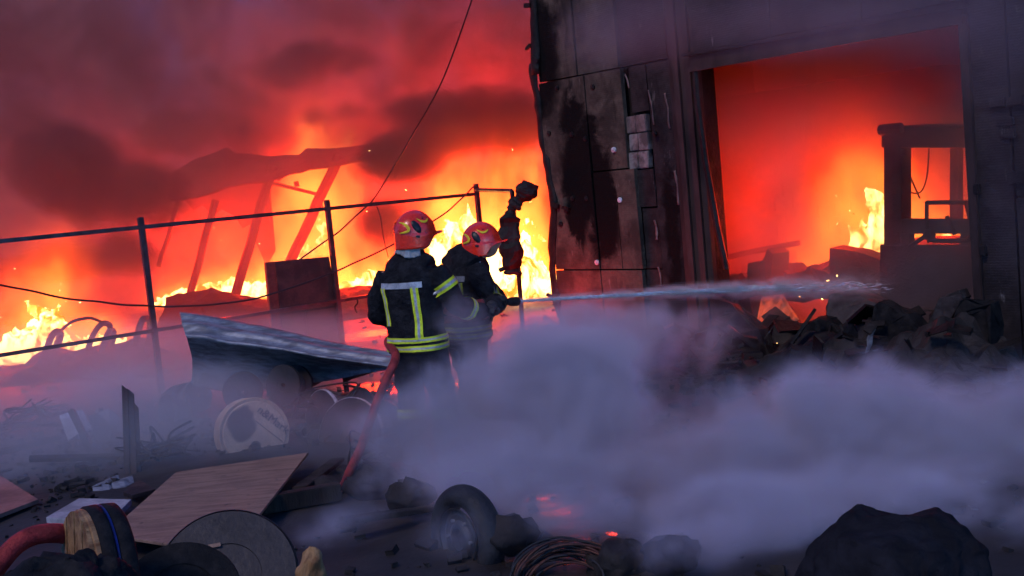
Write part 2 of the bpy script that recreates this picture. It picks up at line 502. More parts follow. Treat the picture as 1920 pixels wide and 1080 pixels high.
def vol_tree(name, mn, mx, vox, fn, mat, thr=None):
    t = bpy.data.node_groups.new(name, 'GeometryNodeTree')
    t.interface.new_socket('Geometry', in_out='OUTPUT', socket_type='NodeSocketGeometry')
    out, vc, sm = t.nodes.new('NodeGroupOutput'), t.nodes.new('GeometryNodeVolumeCube'), t.nodes.new('GeometryNodeSetMaterial')
    sm.inputs['Material'].default_value = mat
    vc.inputs['Min'].default_value, vc.inputs['Max'].default_value = mn, mx
    for i, k in enumerate('XYZ'): vc.inputs['Resolution ' + k].default_value = max(3, int((mx[i] - mn[i]) / vox))
    pos, sep = t.nodes.new('GeometryNodeInputPosition'), t.nodes.new('ShaderNodeSeparateXYZ')
    t.links.new(pos.outputs[0], sep.inputs[0])
    x, y, z = [X(t, sep.outputs[i]) for i in range(3)]
    no = lambda *a, **k: noise_node(t, pos.outputs[0], *a, **k)
    t.links.new(fn(x, y, z, no).k, vc.inputs['Density'])
    last = vc.outputs[0]
    if thr is not None:
        vm = t.nodes.new('GeometryNodeVolumeToMesh')
        vm.inputs['Threshold'].default_value = thr
        t.links.new(last, vm.inputs[0])
        last = vm.outputs[0]
    t.links.new(last, sm.inputs[0])
    t.links.new(sm.outputs[0], out.inputs[0])
    return t
def vol_obj(name, mn, mx, vox, fn, mat, mw=None, kind='stuff'):
    o = bpy.data.objects.new(name, bpy.data.meshes.new(name))
    COL.objects.link(o)
    if mw is not None: o.matrix_world = mw
    o.modifiers.new('field', 'NODES').node_group = vol_tree(name, mn, mx, vox, fn, mat)
    return tag(o, kind=kind)
def fire_field(L, D, H, seed, lean=.25, gap=.0, ragged=.55):
    def f(x, y, z, no):
        n = no(2.7 / max(.6, H) ** .5, 7, .64, 1.1, off=(seed * 3.1, seed * 1.7, -seed), sc=(1, 1, .62))
        n2 = no(.9, 2, .5, 0, off=(seed, 4, 0), sc=(1, 1, .1))
        xs_ = (x - z * lean) / (L / 2)
        e = n * 1.25 + n2 * .7 - xs_.sq() * .22 - (y / (D / 2)).sq() * .25 - (z / H) * ragged - gap
        return e
    return f
def fire(label, base, L, D, H, seed, lean=.25, gap=0., ragged=.55, rot=0., halo=1., lamp=0., lz=.5, lr=.3, ldy=0., ldx=0., gw=1.):
    """one seat of fire: flames, burning gas widened into a painted orange glow round them, and the light they give"""
    mw = Matrix.Translation(base) @ Matrix.Rotation(rot, 4, 'Z')
    ff = fire_field(L, D, H, seed, lean, gap, ragged)
    gf = fire_field(L * 1.1 * gw, D * 1.3, H * 1.7, seed, lean, gap * .3, ragged)
    T = .70
    mn, mx = (-L * .6, -D * .6, -.12), (L * .6 + lean * H, D * .6, H * 1.15)
    t = vol_tree('flames', mn, mx, max(.028, min(.05, H * .03)), ff, m_flame, T)
    o = bpy.data.objects.new('fire', bpy.data.meshes.new('tmp'))
    COL.objects.link(o)
    o.modifiers.new('g', 'NODES').node_group = t
    dg = bpy.context.evaluated_depsgraph_get()
    me = bpy.data.meshes.new_from_object(o.evaluated_get(dg))
    o.modifiers.clear()
    o.data = me
    me.name = 'flames'
    if not me.materials: me.materials.append(m_flame)
    me.polygons.foreach_set('use_smooth', [True] * len(me.polygons))
    o.matrix_world = mw
    tag(o, label, 'fire')
    if halo:
        g0, g1 = (mn[0] * gw - .5, mn[1] - .4, mn[2]), (mx[0] * gw + .5 + lean * H * .6, mx[1] + .4, H * 1.9)
        def gas(x, y, z, no):
            wx = ((x - (g0[0] + g1[0]) / 2) / ((g1[0] - g0[0]) / 2)).sq() * -1 + 1
            wz = (z / g1[2]).sq() * -1 + 1
            return gf(x, y, z, no).sm(.24, .86) * wx.max(0).sm(0, .7) * wz.max(0).sm(0, .7) * (2.9 * halo)
        h = vol_obj('flame_gas_glow', g0, g1, .07, gas, m_halo)
        h.parent = o
    if lamp:
        l = bpy.data.lights.new('fire_light', 'POINT')
        l.energy, l.color, l.shadow_soft_size = lamp * K * .46, FIRE, lr
        lo = bpy.data.objects.new('fire_light', l)
        COL.objects.link(lo)
        lo.parent = o
        lo.location = (ldx, ldy, lz)
    return o
def fpx(label, x0, x1, ytop, ybase, Y, seed, D=.8, **k):
    a, b = at(x0, ybase, Y), at(x1, ybase - (x1 - x0) * .095, Y)
    c = at((x0 + x1) / 2, ytop, Y)
    mid = (a + b) / 2
    return fire(label, mid, (b - a).length, D, c.z - mid.z, seed, **k)
fpx('tall yellow flames roaring at the far left behind the heap', -60, 110, 530, 700, 17.0, 3, 1.2, lean=.4, halo=.7, lamp=1100, lz=.9)
fpx('low flames burning behind the looped black cables', 85, 245, 600, 665, 17.2, 5, .8, ragged=.7, lamp=700)
fpx('small scattered flames under the collapsed shed between its leaning posts', 310, 530, 485, 560, 22.6, 8, .9, ragged=.8, gap=.04, lamp=3500, lz=1.0)
fpx('wall of orange fire glowing behind the tall leaning shed post', 490, 640, 330, 560, 24.5, 9, 1., gap=.20, halo=1.7, lamp=5500, lz=2.2, ldy=.8)
fpx('low bank of yellow flames between the brown metal panel and the firefighters', 620, 770, 475, 550, 20.5, 12, .9, ragged=.75, lamp=2500, lz=.7)
fpx('biggest bright fire, blazing behind the helmets of both firefighters', 775, 985, 350, 540, 19.5, 15, 1.2, ragged=.5, gap=-.03, lamp=5500, lz=1.8, ldy=2.5)
fpx('narrow upright flame between the hanging charred scrap and the hall corner', 960, 1050, 458, 545, 18.0, 21, .7, lean=-.15, lamp=2200, lz=.6)
fpx('low glowing embers and licks of flame on the small mound at the hall corner', 985, 1062, 620, 652, 13.15, 25, .5, ragged=.9, gap=.05, halo=.4, lamp=170, lz=.4)
_g = bl(1648, 492, 2.6)
fire('fierce white hot fire inside the hall beside the burnt machine', bw(_g.x, 2.6, _g.z - .05), .62, .6, 1.05, 31, lean=-.05, gap=.0, rot=BA, halo=.9, gw=2.8, lamp=1700, lz=.5, lr=.4, ldx=-.45)
_g = bl(1760, 470, 2.5)
fire('flames inside the hall framed by the low window of the burnt machine', bw(_g.x, 2.5, _g.z - .02), .8, .5, .4, 37, rot=BA, ragged=.6, lamp=300, lz=.3)

# ================================================================== SMOKE (real volumes, lit by the sky and the fires)
def smoke_mat(name, color, dens=1., step=1.):
    m = bpy.data.materials.new(name)
    m.use_nodes = True
    t = m.node_tree
    t.nodes.clear()
    o, p = t.nodes.new('ShaderNodeOutputMaterial'), t.nodes.new('ShaderNodeVolumePrincipled')
    p.inputs['Color'].default_value = (*color, 1)
    p.inputs['Density'].default_value = dens
    t.links.new(p.outputs[0], o.inputs['Volume'])
    m.cycles.volume_step_rate = step
    return m
def hall_side(x, y):                                                 # metres left of the hall's side wall line
    return (x - .55) * -.643 + (y - 13.84) * .766
def f_bg(x, y, z, no):
    n = no(.32, 5, .6, .7, sc=(1, 1, 1.0))
    n2 = no(1.1, 4, .6, .5, off=(3, 3, 3)) - .5
    far = y.sm(21.5, 25)
    d = (n + n2 * .4).sm(.40, .62) * .75 * far + far * .14 + (n + n2 * .5).sm(.44, .66) * y.sm(17.5, 20) * .13 + y.sm(17, 20) * .025 + y.sm(10, 14) * .022
    return d * hall_side(x, y).sm(.2, 1.2) * z.sm(11.5, 8)
vol_obj('smoke', (-18, 9.5, -.1), (9, 30, 11.5), .14, f_bg, smoke_mat('fire_smoke', (.60, .40, .37)))
def blobs(x, y, z, L, thin=1.):
    r = None
    for px, py, Y, ax, ay, az, k in L:
        p = at(px, py, Y)
        e = ((((x - p.x) / ax).sq() + ((y - p.y) / (ay * thin)).sq() + ((z - p.z) / az).sq()) * -1.2).exp() * k
        r = e if r is None else r + e
    return r
def f_soot(x, y, z, no):
    n = no(.85, 8, .66, .6, off=(2, 7, 4)) - .5
    b = blobs(x, y, z, [(130, 300, 18.5, 1.0, .9, .6, 1.1), (240, 360, 18.5, 1.2, .8, .5, .8), (90, 500, 17.8, 1.2, .7, .35, 1.), (740, 300, 19, .7, .7, .40, 1.2), (880, 230, 19.5, .9, .8, .5, 1.2),
                       (960, 230, 19.3, .6, .6, .45, 1.1), (800, 200, 19.5, .8, .6, .3, .8), (620, 215, 20.5, .9, .6, .25, .7), (330, 250, 23.6, 1.6, .8, .5, .8), (720, 420, 19.2, .45, .6, .4, 1.1), (560, 120, 21, 2, 1, .5, .6), (330, 400, 23.4, .9, .6, .5, .7), (250, 470, 18.5, .8, .6, .5, .5)])
    hi = z.sm(1.8, 3.4) * no(.55, 8, .64, .7, off=(6, 2, 9)).sm(.49, .64)
    return ((b + n * 2.3) * b.sm(.03, .3)).sm(.2, .75) * 2.8 + hi * y.sm(23.2, 22.4) * .62
vol_obj('smoke', (-9.5, 16.5, .3), (3, 24.5, 6.8), .085, f_soot, smoke_mat('black_soot_smoke', (.10, .07, .07)))
def f_in(x, y, z, no):
    n = no(.75, 5, .62, 1.)
    return n.sm(.43, .60) * .9 + z.sm(1.5, 3.0) * 1.0 + .07
vol_obj('smoke', (-.25, .4, .02), (7.9, 7.3, 5.1), .12, f_in, smoke_mat('hall_smoke', (.62, .40, .40)), BM)
def f_fg(x, y, z, no):
    n = no(1.25, 9, .68, .35, off=(1, 2, 3), sc=(1, 1, 1.1)) - .5
    w = no(.62, 2, .5, .4, off=(5, 5, 5)) - .5
    b = blobs(x, y, z, [(1090, 720, 7.6, .66, .9, .46, 1.4), (850, 950, 6.8, .5, .5, .28, .75), (1010, 920, 6.3, .5, .6, .26, .9), (850, 1000, 5.5, .28, .2, .18, .8), (1000, 800, 7.0, .6, .8, .36, 1.0), (1210, 880, 6.8, .8, .9, .34, 1.1), (1620, 780, 7.0, .85, 1., .36, 1.1), (1440, 900, 6.4, .6, .7, .28, 1.0), (1880, 790, 6.6, .9, .9, .40, 1.15),
                       (1060, 620, 8.8, .75, .8, .34, 1.05), (1250, 650, 9.3, .8, .7, .30, .9), (800, 800, 7.35, .60, .50, .42, 1.5), (910, 740, 7.7, .4, .28, .3, .5), (650, 980, 6.2, .40, .36, .22, .62), (1080, 970, 5.9, .5, .5, .16, .5), (1350, 1010, 5.2, .5, .5, .16, .6),
                       (860, 585, 7.85, .25, .14, .24, .75), (960, 880, 6.6, .4, .4, .22, .4), (1720, 930, 5.9, .8, .6, .22, .7), (1880, 960, 5.5, .6, .5, .2, .6), (1480, 960, 5.7, .6, .5, .2, .65), (1180, 960, 5.9, .6, .4, .2, .65), (710, 900, 6.9, .4, .3, .22, .5), (1480, 720, 8.2, .5, .5, .22, .6)], .55)
    return (b + w * .9 + n * 3.3).sm(.40, 1.15) * b.sm(.03, .35) * 4.4 + (b + w * .5 + n).sm(.05, 1.) * b.sm(.02, .2) * .35
vol_obj('smoke', (-2.6, 4.4, -.05), (4.9, 10.4, 2.1), .04, f_fg, smoke_mat('pale_steam', (.97, .82, .95)))
def f_veil(x, y, z, no):
    n = no(.9, 5, .6, .8, off=(4, 4, 1)) - .5
    b = blobs(x, y, z, [(200, 800, 9.3, 1.5, 1.4, .50, .8), (420, 780, 8.6, .9, .5, .3, .45), (120, 700, 12.5, 2.5, 1.6, .6, .9), (640, 820, 8.4, .7, .6, .35, .5), (420, 715, 10.0, .4, .3, .16, .6), (600, 650, 12, 2, 1.2, .4, .5), (900, 690, 12.3, 1.6, 1.2, .5, .5)])
    return ((b + n * .9) * b.sm(.05, .4)).sm(.05, 1.) * .85
vol_obj('smoke', (-8.5, 7.2, -.05), (2.2, 14.5, 2.4), .075, f_veil, smoke_mat('thin_ground_smoke', (.92, .82, .86)))
def f_top(x, y, z, no):
    n = no(.8, 5, .6, .9, off=(8, 1, 5)) - .5
    b = blobs(x, y, z, [(1250, 40, 10.8, .9, .5, .5, .8), (1500, 30, 9.6, .9, .5, .45, 1.), (1700, 40, 8.6, .8, .5, .4, .9), (1880, 100, 7.8, .5, .5, .8, .7), (1130, 60, 11.6, .6, .5, .5, .6), (1880, 420, 7.8, .3, .4, .8, .4), (1290, 200, 10.7, .4, .3, .4, .4)])
    return ((b + n * 1.2) * b.sm(.05, .4)).sm(.1, 1.) * .75
vol_obj('smoke', (-.3, 6.6, .6), (4.6, 12.8, 5.2), .08, f_top, smoke_mat('dark_purple_smoke', (.42, .36, .42)))
# ================================================================== FENCE, GATE AND WHAT HANGS ON IT
fence = thing('pipe_fence', 'thin black steel fence of square posts and two rails crossing before the fire', 'fence', FM)
m_post = mt('post_steel', (.055, .058, .07), (.025, .024, .026), 7, .34, .55, .15, 50)
for u in (-2.4, 0, 2.4, 4.79):
    h = 1.97 if u != 4.79 else 2.0
    MB().box((u, 0, h / 2 - .05), (.06, .06, h + .1), bev=.006).build('post', m_post, fence)
MB().box((1.19, -.002, 1.86), (7.2, .04, .045), bev=.005).build('rail', m_post, fence)
MB().box((1.15, -.003, .70), (7.1, .04, .04), Matrix.Rotation(R(.0), 4, 'Y'), bev=.005).build('rail', m_post, fence)
gate = thing('open_gate_frame', 'bare black steel gate frame left standing open beside the right firefighter', 'gate', at(960, 360, 13.9) * 1)
gi = loc(gate)
p3 = at(893, 356, 15.7)
a, b, c, d, e = at(960, 358, 13.9), at(977, 490, 13.9), at(982, 634, 13.9), at(915, 648, 13.6), at(917, 560, 13.6)
for q0, q1 in ((p3, a), (a, c), (c, d), (d + Vector((0, 0, -.1)), e), (at(936, 507, 13.8), b)):
    MB().tube([gi @ q0, gi @ q1], .028, 4).build('bar', m_post, gate)
pts = [(640 + x / 2.843, 340 + y / 2.843) for x, y in ((1005, 8), (985, 45), (960, 85), (930, 118), (912, 140), (905, 160), (898, 200), (893, 300), (905, 400), (915, 470), (912, 505))]
P = [at(x, y, 13.75) for x, y in pts]
rr = [.10, .10, .06, .08, .05, .045, .13, .145, .14, .12, .05]
m = MB().tube(catmull(P, 4), [rr[min(10, i // 4)] * (.85 + .3 * rnd.random()) for i in range(41)], 14, flat=.5, up=Vector((1, 0, 0)))
o = m.build('charred_scrap', m_char)
rough_up(o, .05, 4, 3, 0); rough_up(o, .02, 13, 5)
tag(o, 'blackened ragged scrap of cladding hanging from the gate frame corner', 'scrap')
P = catmull([at(668, 558, 14.75), at(671, 568, 14.7), at(666, 577, 14.7), at(670, 586, 14.7)], 4)
o = rough_up(MB().tube(P, .024, 6, flat=.4).build('hanging_strap', m_black), .012, 14)
tag(o, 'short black strap dangling from the lower fence rail', 'strap')
# brown metal panel fixed to the fence
a, b, c, d = fl(499, 492, .07), fl(617, 481, .07), fl(646, 640, .07), fl(514, 664, .07)
pn = thing('metal_door', 'dark brown scorched metal door panel fixed upright on the fence', 'door', FM)
MB().prism([a + (b - a) * .14, b, c, d + (c - d) * .14], (0, .035, 0)).build('sheet', m_brownpanel, pn, bevel=.006)
MB().prism([a, a + (b - a) * .13, d + (c - d) * .13, d], (0, .06, 0)).build('jamb_strip', mt('red_rust_strip', (.16, .04, .03), (.08, .02, .02), 5, .5, .2, .3, 30), pn, bevel=.006)
q0, q1 = d + (a - d) * .42 + (b - a) * .14, c + (b - c) * .42
MB().prism([q0 + Vector((0, -.004, .012)), q1 + Vector((0, -.004, .012)), q1 + Vector((0, -.004, -.012)), q0 + Vector((0, -.004, -.012))], (0, .01, 0)).build('seam', m_black, pn)
q0, q1 = q0.lerp(q1, .42), (d + (c - d) * .14).lerp(c, .42)
MB().box((q0 + q1) / 2 + Vector((0, -.004, 0)), (.016, .01, (q0 - q1).length)).build('seam', m_black, pn)
# wires
def wire(label, pts, r, sub=8, name='cable', jit=.0):
    P = catmull([at(*p) for p in pts], sub)
    P = [q + mnoise.noise_vector(q * 3.1) * jit for q in P]
    o = MB().tube(P, r, 6).build(name, m_rubber, smooth=True)
    return tag(o, label, 'cable')
wire('thin overhead cable dropping from above the frame to the top fence rail', [(895, -30, 13.0), (832, 145, 13.6), (772, 255, 14.1), (716, 350, 14.5), (697, 378, 14.70)], .009)
wire('cable sagging from the top fence rail towards the brown metal panel', [(697, 378, 14.70), (664, 408, 14.6), (636, 434, 14.5), (606, 455, 14.4), (560, 488, 14.3)], .011)
wire('long slack grey cable strung across the fence from the far left to the right post', [(-30, 528, 11.0), (60, 546, 11.5), (160, 564, 12.0), (283, 574, 12.55), (360, 573, 12.8), (432, 568, 13.1), (520, 548, 13.5), (630, 508, 14.1), (740, 457, 14.7), (830, 402, 15.2), (868, 370, 15.5), (886, 352, 15.62), (893, 352, 15.68)], .011, jit=.012)
wire('hair thin wire hanging loose from the top rail by the left helmet', [(705, 383, 14.7), (714, 410, 14.68), (719, 445, 14.66), (728, 482, 14.66)], .006)

# ================================================================== COLLAPSED SHED
shed = thing('collapsed_shed', 'burnt out shed with sagging roof sheet and leaning posts in front of the fire', 'shed', at(510, 520, 22.4))
si = loc(shed)
top = [(325, 322), (365, 299), (424, 277), (442, 287), (500, 291), (556, 291), (574, 279), (660, 276), (742, 264)]
bot = [(318, 372), (366, 370), (424, 350), (445, 344), (500, 338), (556, 322), (580, 317), (660, 303), (740, 288)]
def roof_pt(u, v):
    k = u * (len(top) - 1)
    i = min(len(top) - 2, int(k))
    f = k - i
    t = Vector(top[i]).lerp(Vector(top[i + 1]), f)
    b_ = Vector(bot[i]).lerp(Vector(bot[i + 1]), f)
    y = 22.6 - 1.5 * v
    p = t.lerp(b_, v)
    return si @ at(p.x, p.y + 1.2 * math.sin(u * 40), y)
rough_up(MB().grid(roof_pt, 60, 8).build('roof', m_char, shed), .02, 1.3)
shed.children[0].modifiers.new('th', 'SOLIDIFY').thickness = .04
for (x0, y0, x1, y1, Y, r) in ((404, 375, 352, 570, 22.0, .075), (512, 310, 436, 570, 21.6, .09), (636, 292, 543, 495, 21.6, .10), (340, 360, 298, 500, 22.4, .05), (505, 300, 500, 420, 22.8, .05)):
    a, b = at(x0, y0, Y), at(x1, y1, Y - .2)
    rough_up(MB().tube([a.lerp(b, i / 7) + Vector((.008 * math.sin(i * 1.9), 0, 0)) for i in range(8)], r, 8).build('leaning_post', m_charwood, shed), .02, 1.5, x0).matrix_parent_inverse = si
for (x0, y0, x1, y1, Y, r) in ((490, 338, 602, 366, 22.8, .035), (520, 338, 556, 314, 22.6, .03), (430, 300, 640, 300, 22.3, .05), (555, 340, 557, 350, 22.7, .05), (600, 372, 606, 392, 22.7, .02)):
    MB().tube([at(x0, y0, Y), at(x1, y1, Y)], r, 6).build('beam', m_charwood, shed).matrix_parent_inverse = si
edge = [(505, 340), (510, 400), (516, 470), (500, 500), (480, 455), (470, 420), (455, 428), (440, 405), (415, 392), (400, 405), (380, 385), (362, 395), (345, 372), (335, 350)]
wl = [(x, y) for x, y in edge]
poly = [at(335, 318, 22.9), at(424, 300, 22.9), at(505, 310, 22.9)] + [at(x, y, 22.9) for x, y in wl]
o = MB().prism(poly, (0, .05, 0)).build('wall_sheet', m_char, shed)
o.matrix_parent_inverse = si

# ================================================================== HEAPS
def heap(label, prof, Y, name, depth, cat, mat, amp=.12, zmin=0.):
    """rubble heap with the ridge line prof = [(px, py)...] at distance Y"""
    P = [at(x, y, Y) for x, y in prof]
    def f(u, v):
        k = u * (len(P) - 1)
        i = min(len(P) - 2, int(k))
        p = P[i].lerp(P[i + 1], k - i)
        t = (v - .5) * 2
        h = max(0, 1 - abs(t) ** 1.5)
        q = Vector((p.x, Y + t * depth, zmin - .05 + (p.z - zmin + .05) * h))
        s = 1 - max(0, abs(u - .5) * 2 - .93) / .07
        q.z = q.z * s
        return q + mnoise.noise_vector(q * 2.3) * amp * h + mnoise.noise_vector(q * 7) * amp * .4 * h
    o = MB().grid(f, 110, 30).build(name, mat)
    return tag(o, label, cat)
heap('long dark heap of burnt cable waste in front of the left fire', [(-260, 690), (-120, 700), (0, 692), (30, 684), (52, 686), (70, 664), (95, 655), (130, 664), (160, 652), (205, 648), (232, 638), (258, 632), (270, 650), (278, 700), (290, 742)], 15.6, 'waste_heap', 1.2, 'heap', m_rubble, .07)
for i, pr in enumerate([[(300, 560), (345, 548), (400, 545), (450, 552), (520, 560), (600, 556), (640, 545), (690, 538), (720, 540), (780, 545), (840, 540)]]):
    heap('low ridge of rubble that the far flames stand behind', pr, 19.6, 'rubble_ridge', 1.0, 'heap', m_rubble, .12)
heap('small glowing heap at the foot of the hall corner', [(960, 640), (985, 625), (1010, 612), (1040, 606), (1060, 612), (1085, 630)], 13.3, 'rubble_mound', .6, 'heap', m_rubble, .05)
def loop(label, pts, Y, r, flat=1.):
    P = catmull([at(x, y, Y + dy) for x, y, dy in pts], 7)
    return tag(rough_up(MB().tube(P, r, 8, flat=flat).build('cable_loop', m_rubber, smooth=True), .012, 6, pts[0][0]), label, 'cable loop', 'cable loops sticking out of the heap')
loop('thick stubby black loop rising from the burning heap', [(78, 690, 0), (88, 652, 0), (98, 628, 0), (108, 621, .1), (113, 628, .2), (106, 650, .25), (94, 690, .25)], 15.5, .052)
loop('wide rounded black loop standing over the middle of the heap', [(160, 672, 0), (172, 634, 0), (186, 612, 0), (198, 606, .1), (206, 612, .2), (203, 634, .25), (186, 690, .3)], 15.5, .042)
loop('smaller black loop crossing in front of the wide rounded one', [(184, 682, 0), (194, 645, 0), (203, 622, 0), (211, 619, .1), (213, 632, .2), (207, 652, .25), (196, 690, .25)], 15.3, .040)
loop('tall narrow black loop beside the fence post', [(236, 720, 0), (252, 648, 0), (264, 606, 0), (272, 597, .1), (280, 601, .2), (279, 640, .25), (264, 700, .3)], 15.4, .046)
loop('thin arched cable bowing from the stubby loop to the wide loop', [(112, 622, 0), (135, 604, 0), (160, 597, 0), (180, 599, 0), (196, 607, .1)], 15.9, .022)

# ================================================================== SCRAP IN THE YARD
def piece(label, name, cat, poly, ext, mat, bevel=.008, amp=.0, freq=4, group=None, cuts=0):
    P = [at(*p) if len(p) == 3 else gnd(p[0], p[1], .02) for p in poly]
    o = MB().prism(P, ext).build(name, mat, bevel=0 if cuts else bevel)
    if amp: rough_up(o, amp, freq, len(label), cuts)
    return tag(o, label, cat, group)
# bent corrugated sheet
r0 = [(338, 586, 11.0), (385, 592, 11.0), (430, 600, 11.0), (520, 617, 10.9), (640, 644, 10.7), (746, 661, 10.4)]
r1 = [(350, 634, 10.45), (390, 636, 10.4), (430, 645, 10.4), (500, 652, 10.35), (590, 668, 10.25), (738, 690, 10.1)]
r2 = [(358, 724, 11.0), (392, 730, 10.95), (432, 734, 10.9), (505, 730, 10.8), (600, 716, 10.7), (735, 692, 10.4)]
def lerp_row(row, u):
    P = catmull([at(*p) for p in row], 8)
    k = u * (len(P) - 1)
    i = min(len(P) - 2, int(k))
    return P[i].lerp(P[i + 1], k - i)
def sheet_pt(u, v):
    a, b, c = lerp_row(r0, u), lerp_row(r1, u), lerp_row(r2, u)
    if v < .5:
        t = v * 2
        p = a.lerp(b, t) + Vector((0, -.05, .03)) * math.sin(PI * t)
        p += Vector((0, -.6, .8)) * 0.024 * math.copysign(abs(math.sin(t * PI * 4.5)) ** .6, math.sin(t * PI * 4.5)) * (1 - u * .5)
    else:
        t = v * 2 - 1
        p = b.lerp(c, t) + Vector((0, .12, .0)) * math.sin(PI * t)
    return p + mnoise.noise_vector(p * 3.3) * .008 + mnoise.noise_vector(p * 9) * .004
o = MB().grid(sheet_pt, 90, 72).build('corrugated_sheet', m_galv, smooth=True)
o.modifiers.new('th', 'SOLIDIFY').thickness = .004
tag(o, 'bent grey corrugated metal sheet curled over in front of the brown panel', 'metal sheet')
st = thing('metal_trestle', 'low dark steel trestle behind the tapered end of the corrugated sheet', 'trestle', gnd(650, 745))
sti = loc(st)
for q0, q1 in (((643, 680, 10.9), (652, 748, 10.9)), ((648, 710, 10.9), (735, 682, 10.9)), ((640, 690, 10.9), (560, 735, 10.9))): MB().tube([sti @ at(*q0), sti @ at(*q1)], .025, 4).build('bar', m_char, st)
# cable drums
def axm(c, n, up=Vector((0, 0, 1))):
    n = Vector(n).normalized()
    x = up.cross(n).normalized()
    return Matrix.Translation(c) @ Matrix((x, n.cross(x), n)).transposed().to_4x4()
def drum(label, c, n, r, w, face, side, rim=None, group=None, cat='cable drum', hub=.32, barrel=.6, name='cable_drum', holes=True):
    t = thing(name, label, cat, axm(c, n), group)
    for z0, z1 in ((-.035, 0.), (-w, -w + .035)):
        pr = [(r * .10, z0), (r * .985, z0), (r, z0 + .008), (r, z1 - .008), (r * .985, z1), (r * hub, z1), (r * hub * .98, z1 - .006), (r * .10, z1 - .006)]
        MB().lathe(pr, 56).build('flange', face, t, smooth=False)
    br = r * barrel
    k = 14
    pr = []
    for i in range(k * 4 + 1):
        pr.append((br + .012 * abs(math.sin(PI * i / 4)), -w + .036 + (w - .072) * i / (k * 4)))
    MB().lathe(pr, 40).build('barrel', side, t, smooth=True)
    MB().lathe([(r * .09, -w - .004), (r * .105, -w - .004), (r * .105, .004), (r * .09, .004)], 24).build('bore', m_black, t)
    if rim: MB().lathe([(r + .001, -.036), (r + .006, -.03), (r + .006, -.006), (r + .001, 0)], 56).build('rim', rim, t)
    return t
fc = at(478, 812, 9.25)
nrm = Vector((.42, -.88, .14)).normalized()
dm = thing('cardboard_cable_drum', 'pale cardboard cable drum with soot stain and printed lettering standing behind the plywood', 'cable drum', axm(fc, nrm))
mc = M('printed_drum_face', (.46, .32, .22), (.38, .25, .17), 4, .7, 0, .1, 30)
x, y, z = mc.xyz()
nz_ = mc.no(7, 4, .6, off=(3, 3, 0)) - .5
mc.over((((x + .10 + nz_ * .12) / .13).sq() + ((y - .09 + nz_ * .14) / .16).sq() + nz_ * .7).sm(1.0, .55), (.035, .026, .028))
MB().lathe([(.001, .004), (.255, .004), (.262, -.002), (.262, -.02), (.001, -.02)], 72).build('face', mc.m, dm)
MB().lathe([(.262, -.012), (.287, -.004), (.293, -.012), (.293, -.23), (.287, -.24), (.05, -.24)], 72).build('shell', m_cardboard.m, dm, smooth=False)
for hx, hy, hr in ((-.01, -.105, .042), (.095, -.135, .021)): MB().lathe([(.0005, .0075), (hr, .0075), (hr, .003)], 24, Matrix.Translation((hx, hy, 0))).build('hole', m_black, dm)
cu = bpy.data.curves.new('lettering', 'FONT')
cu.body, cu.size, cu.extrude = 'n&Mark', .098, .0015
cu.space_character = 1.02
to = bpy.data.objects.new('tmp', cu)
COL.objects.link(to)
me = bpy.data.meshes.new_from_object(to.evaluated_get(bpy.context.evaluated_depsgraph_get()))
bpy.data.objects.remove(to)
me.name = 'lettering'
me.materials.clear(); me.materials.append(m_black)
lt = bpy.data.objects.new('lettering', me)
COL.objects.link(lt)
lt.parent = dm
TA = R(-47)
lt.matrix_local = Matrix.Translation((.035, .175, .0065)) @ Matrix.Rotation(TA, 4, 'Z')
MB().box((0, 0, 0), (.33, .006, .003)).build('printed_line', m_black, dm).matrix_local = Matrix.Translation((.105, .005, .0065)) @ Matrix.Rotation(TA, 4, 'Z')
m_palerim = mt('pale_worn_rim', (.5, .46, .46), (.25, .22, .22), 30, .5, .1, .3, 60)
drum('dark cable drum with worn pale rim behind the lettered drum', at(604, 795, 9.9), (-.75, -.62, .12), .30, .42, m_drum, m_rubber, m_palerim)
drum('broad dark cable drum lying behind the red hose', at(655, 822, 9.1), (-.5, -.8, .25), .33, .4, m_drum, m_rubber, m_palerim)
for i, (px, py, Y, r, n_, lb) in enumerate(((312, 772, 10.8, .16, (-.7, -.7, .1), 'small dark drum lowest at the foot of the fence post'), (338, 752, 11.2, .17, (.5, -.8, .3), 'small dark drum leaning on the one at the post foot'), (372, 742, 11.0, .16, (.75, -.6, .2), 'small dark drum beneath the curled end of the sheet'),
                                          (455, 735, 10.2, .18, (.2, -.95, .1), 'small dark drum peeking over the lettered drum'), (530, 722, 10.4, .19, (-.4, -.9, .2), 'small dark drum under the middle of the metal sheet'))):
    drum(lb, at(px, py, Y), n_, r, .22, m_drum, m_rubber, None, 'small dark drums under the metal sheet')
# plywood and boards
def flat(label, name, cat, pix, z, th, mat, amp=0.004):
    P = [gnd(x, y, z) for x, y in pix]
    c = sum(P, Vector()) / len(P)
    m = MB().prism([p - c for p in P], (0, 0, -th))
    o = m.build(name, mat, bevel=.003)
    o.location = c
    return tag(o, label, cat)
flat('large warped plywood sheet lying in front of the lettered drum', 'plywood_sheet', 'plywood', [(578, 848), (470, 985), (440, 1040), (206, 1002), (228, 975), (330, 885)], .14, .018, m_ply)
MB().box((0, 0, 0), (1.5, .09, .11), bev=.006).build('timber_beam', m_charwood).matrix_world = Matrix.Translation(gnd(420, 960, .06)) @ Matrix.Rotation(R(20), 4, 'Z')
tag(bpy.data.objects['timber_beam'], 'charred timber beam bearing the plywood sheet', 'beam')
flat('small pale grey board on the ground at the left corner of the plywood', 'grey_board', 'board', [(86, 970), (148, 934), (246, 936), (206, 978)], .06, .04, m_board)
flat('faded brown board lying flat at the left edge', 'brown_board', 'board', [(-30, 880), (4, 893), (72, 936), (-30, 975)], .04, .03, mt('brown_board', (.20, .10, .08), (.11, .06, .05), 3, .5, 0, .2, 20))
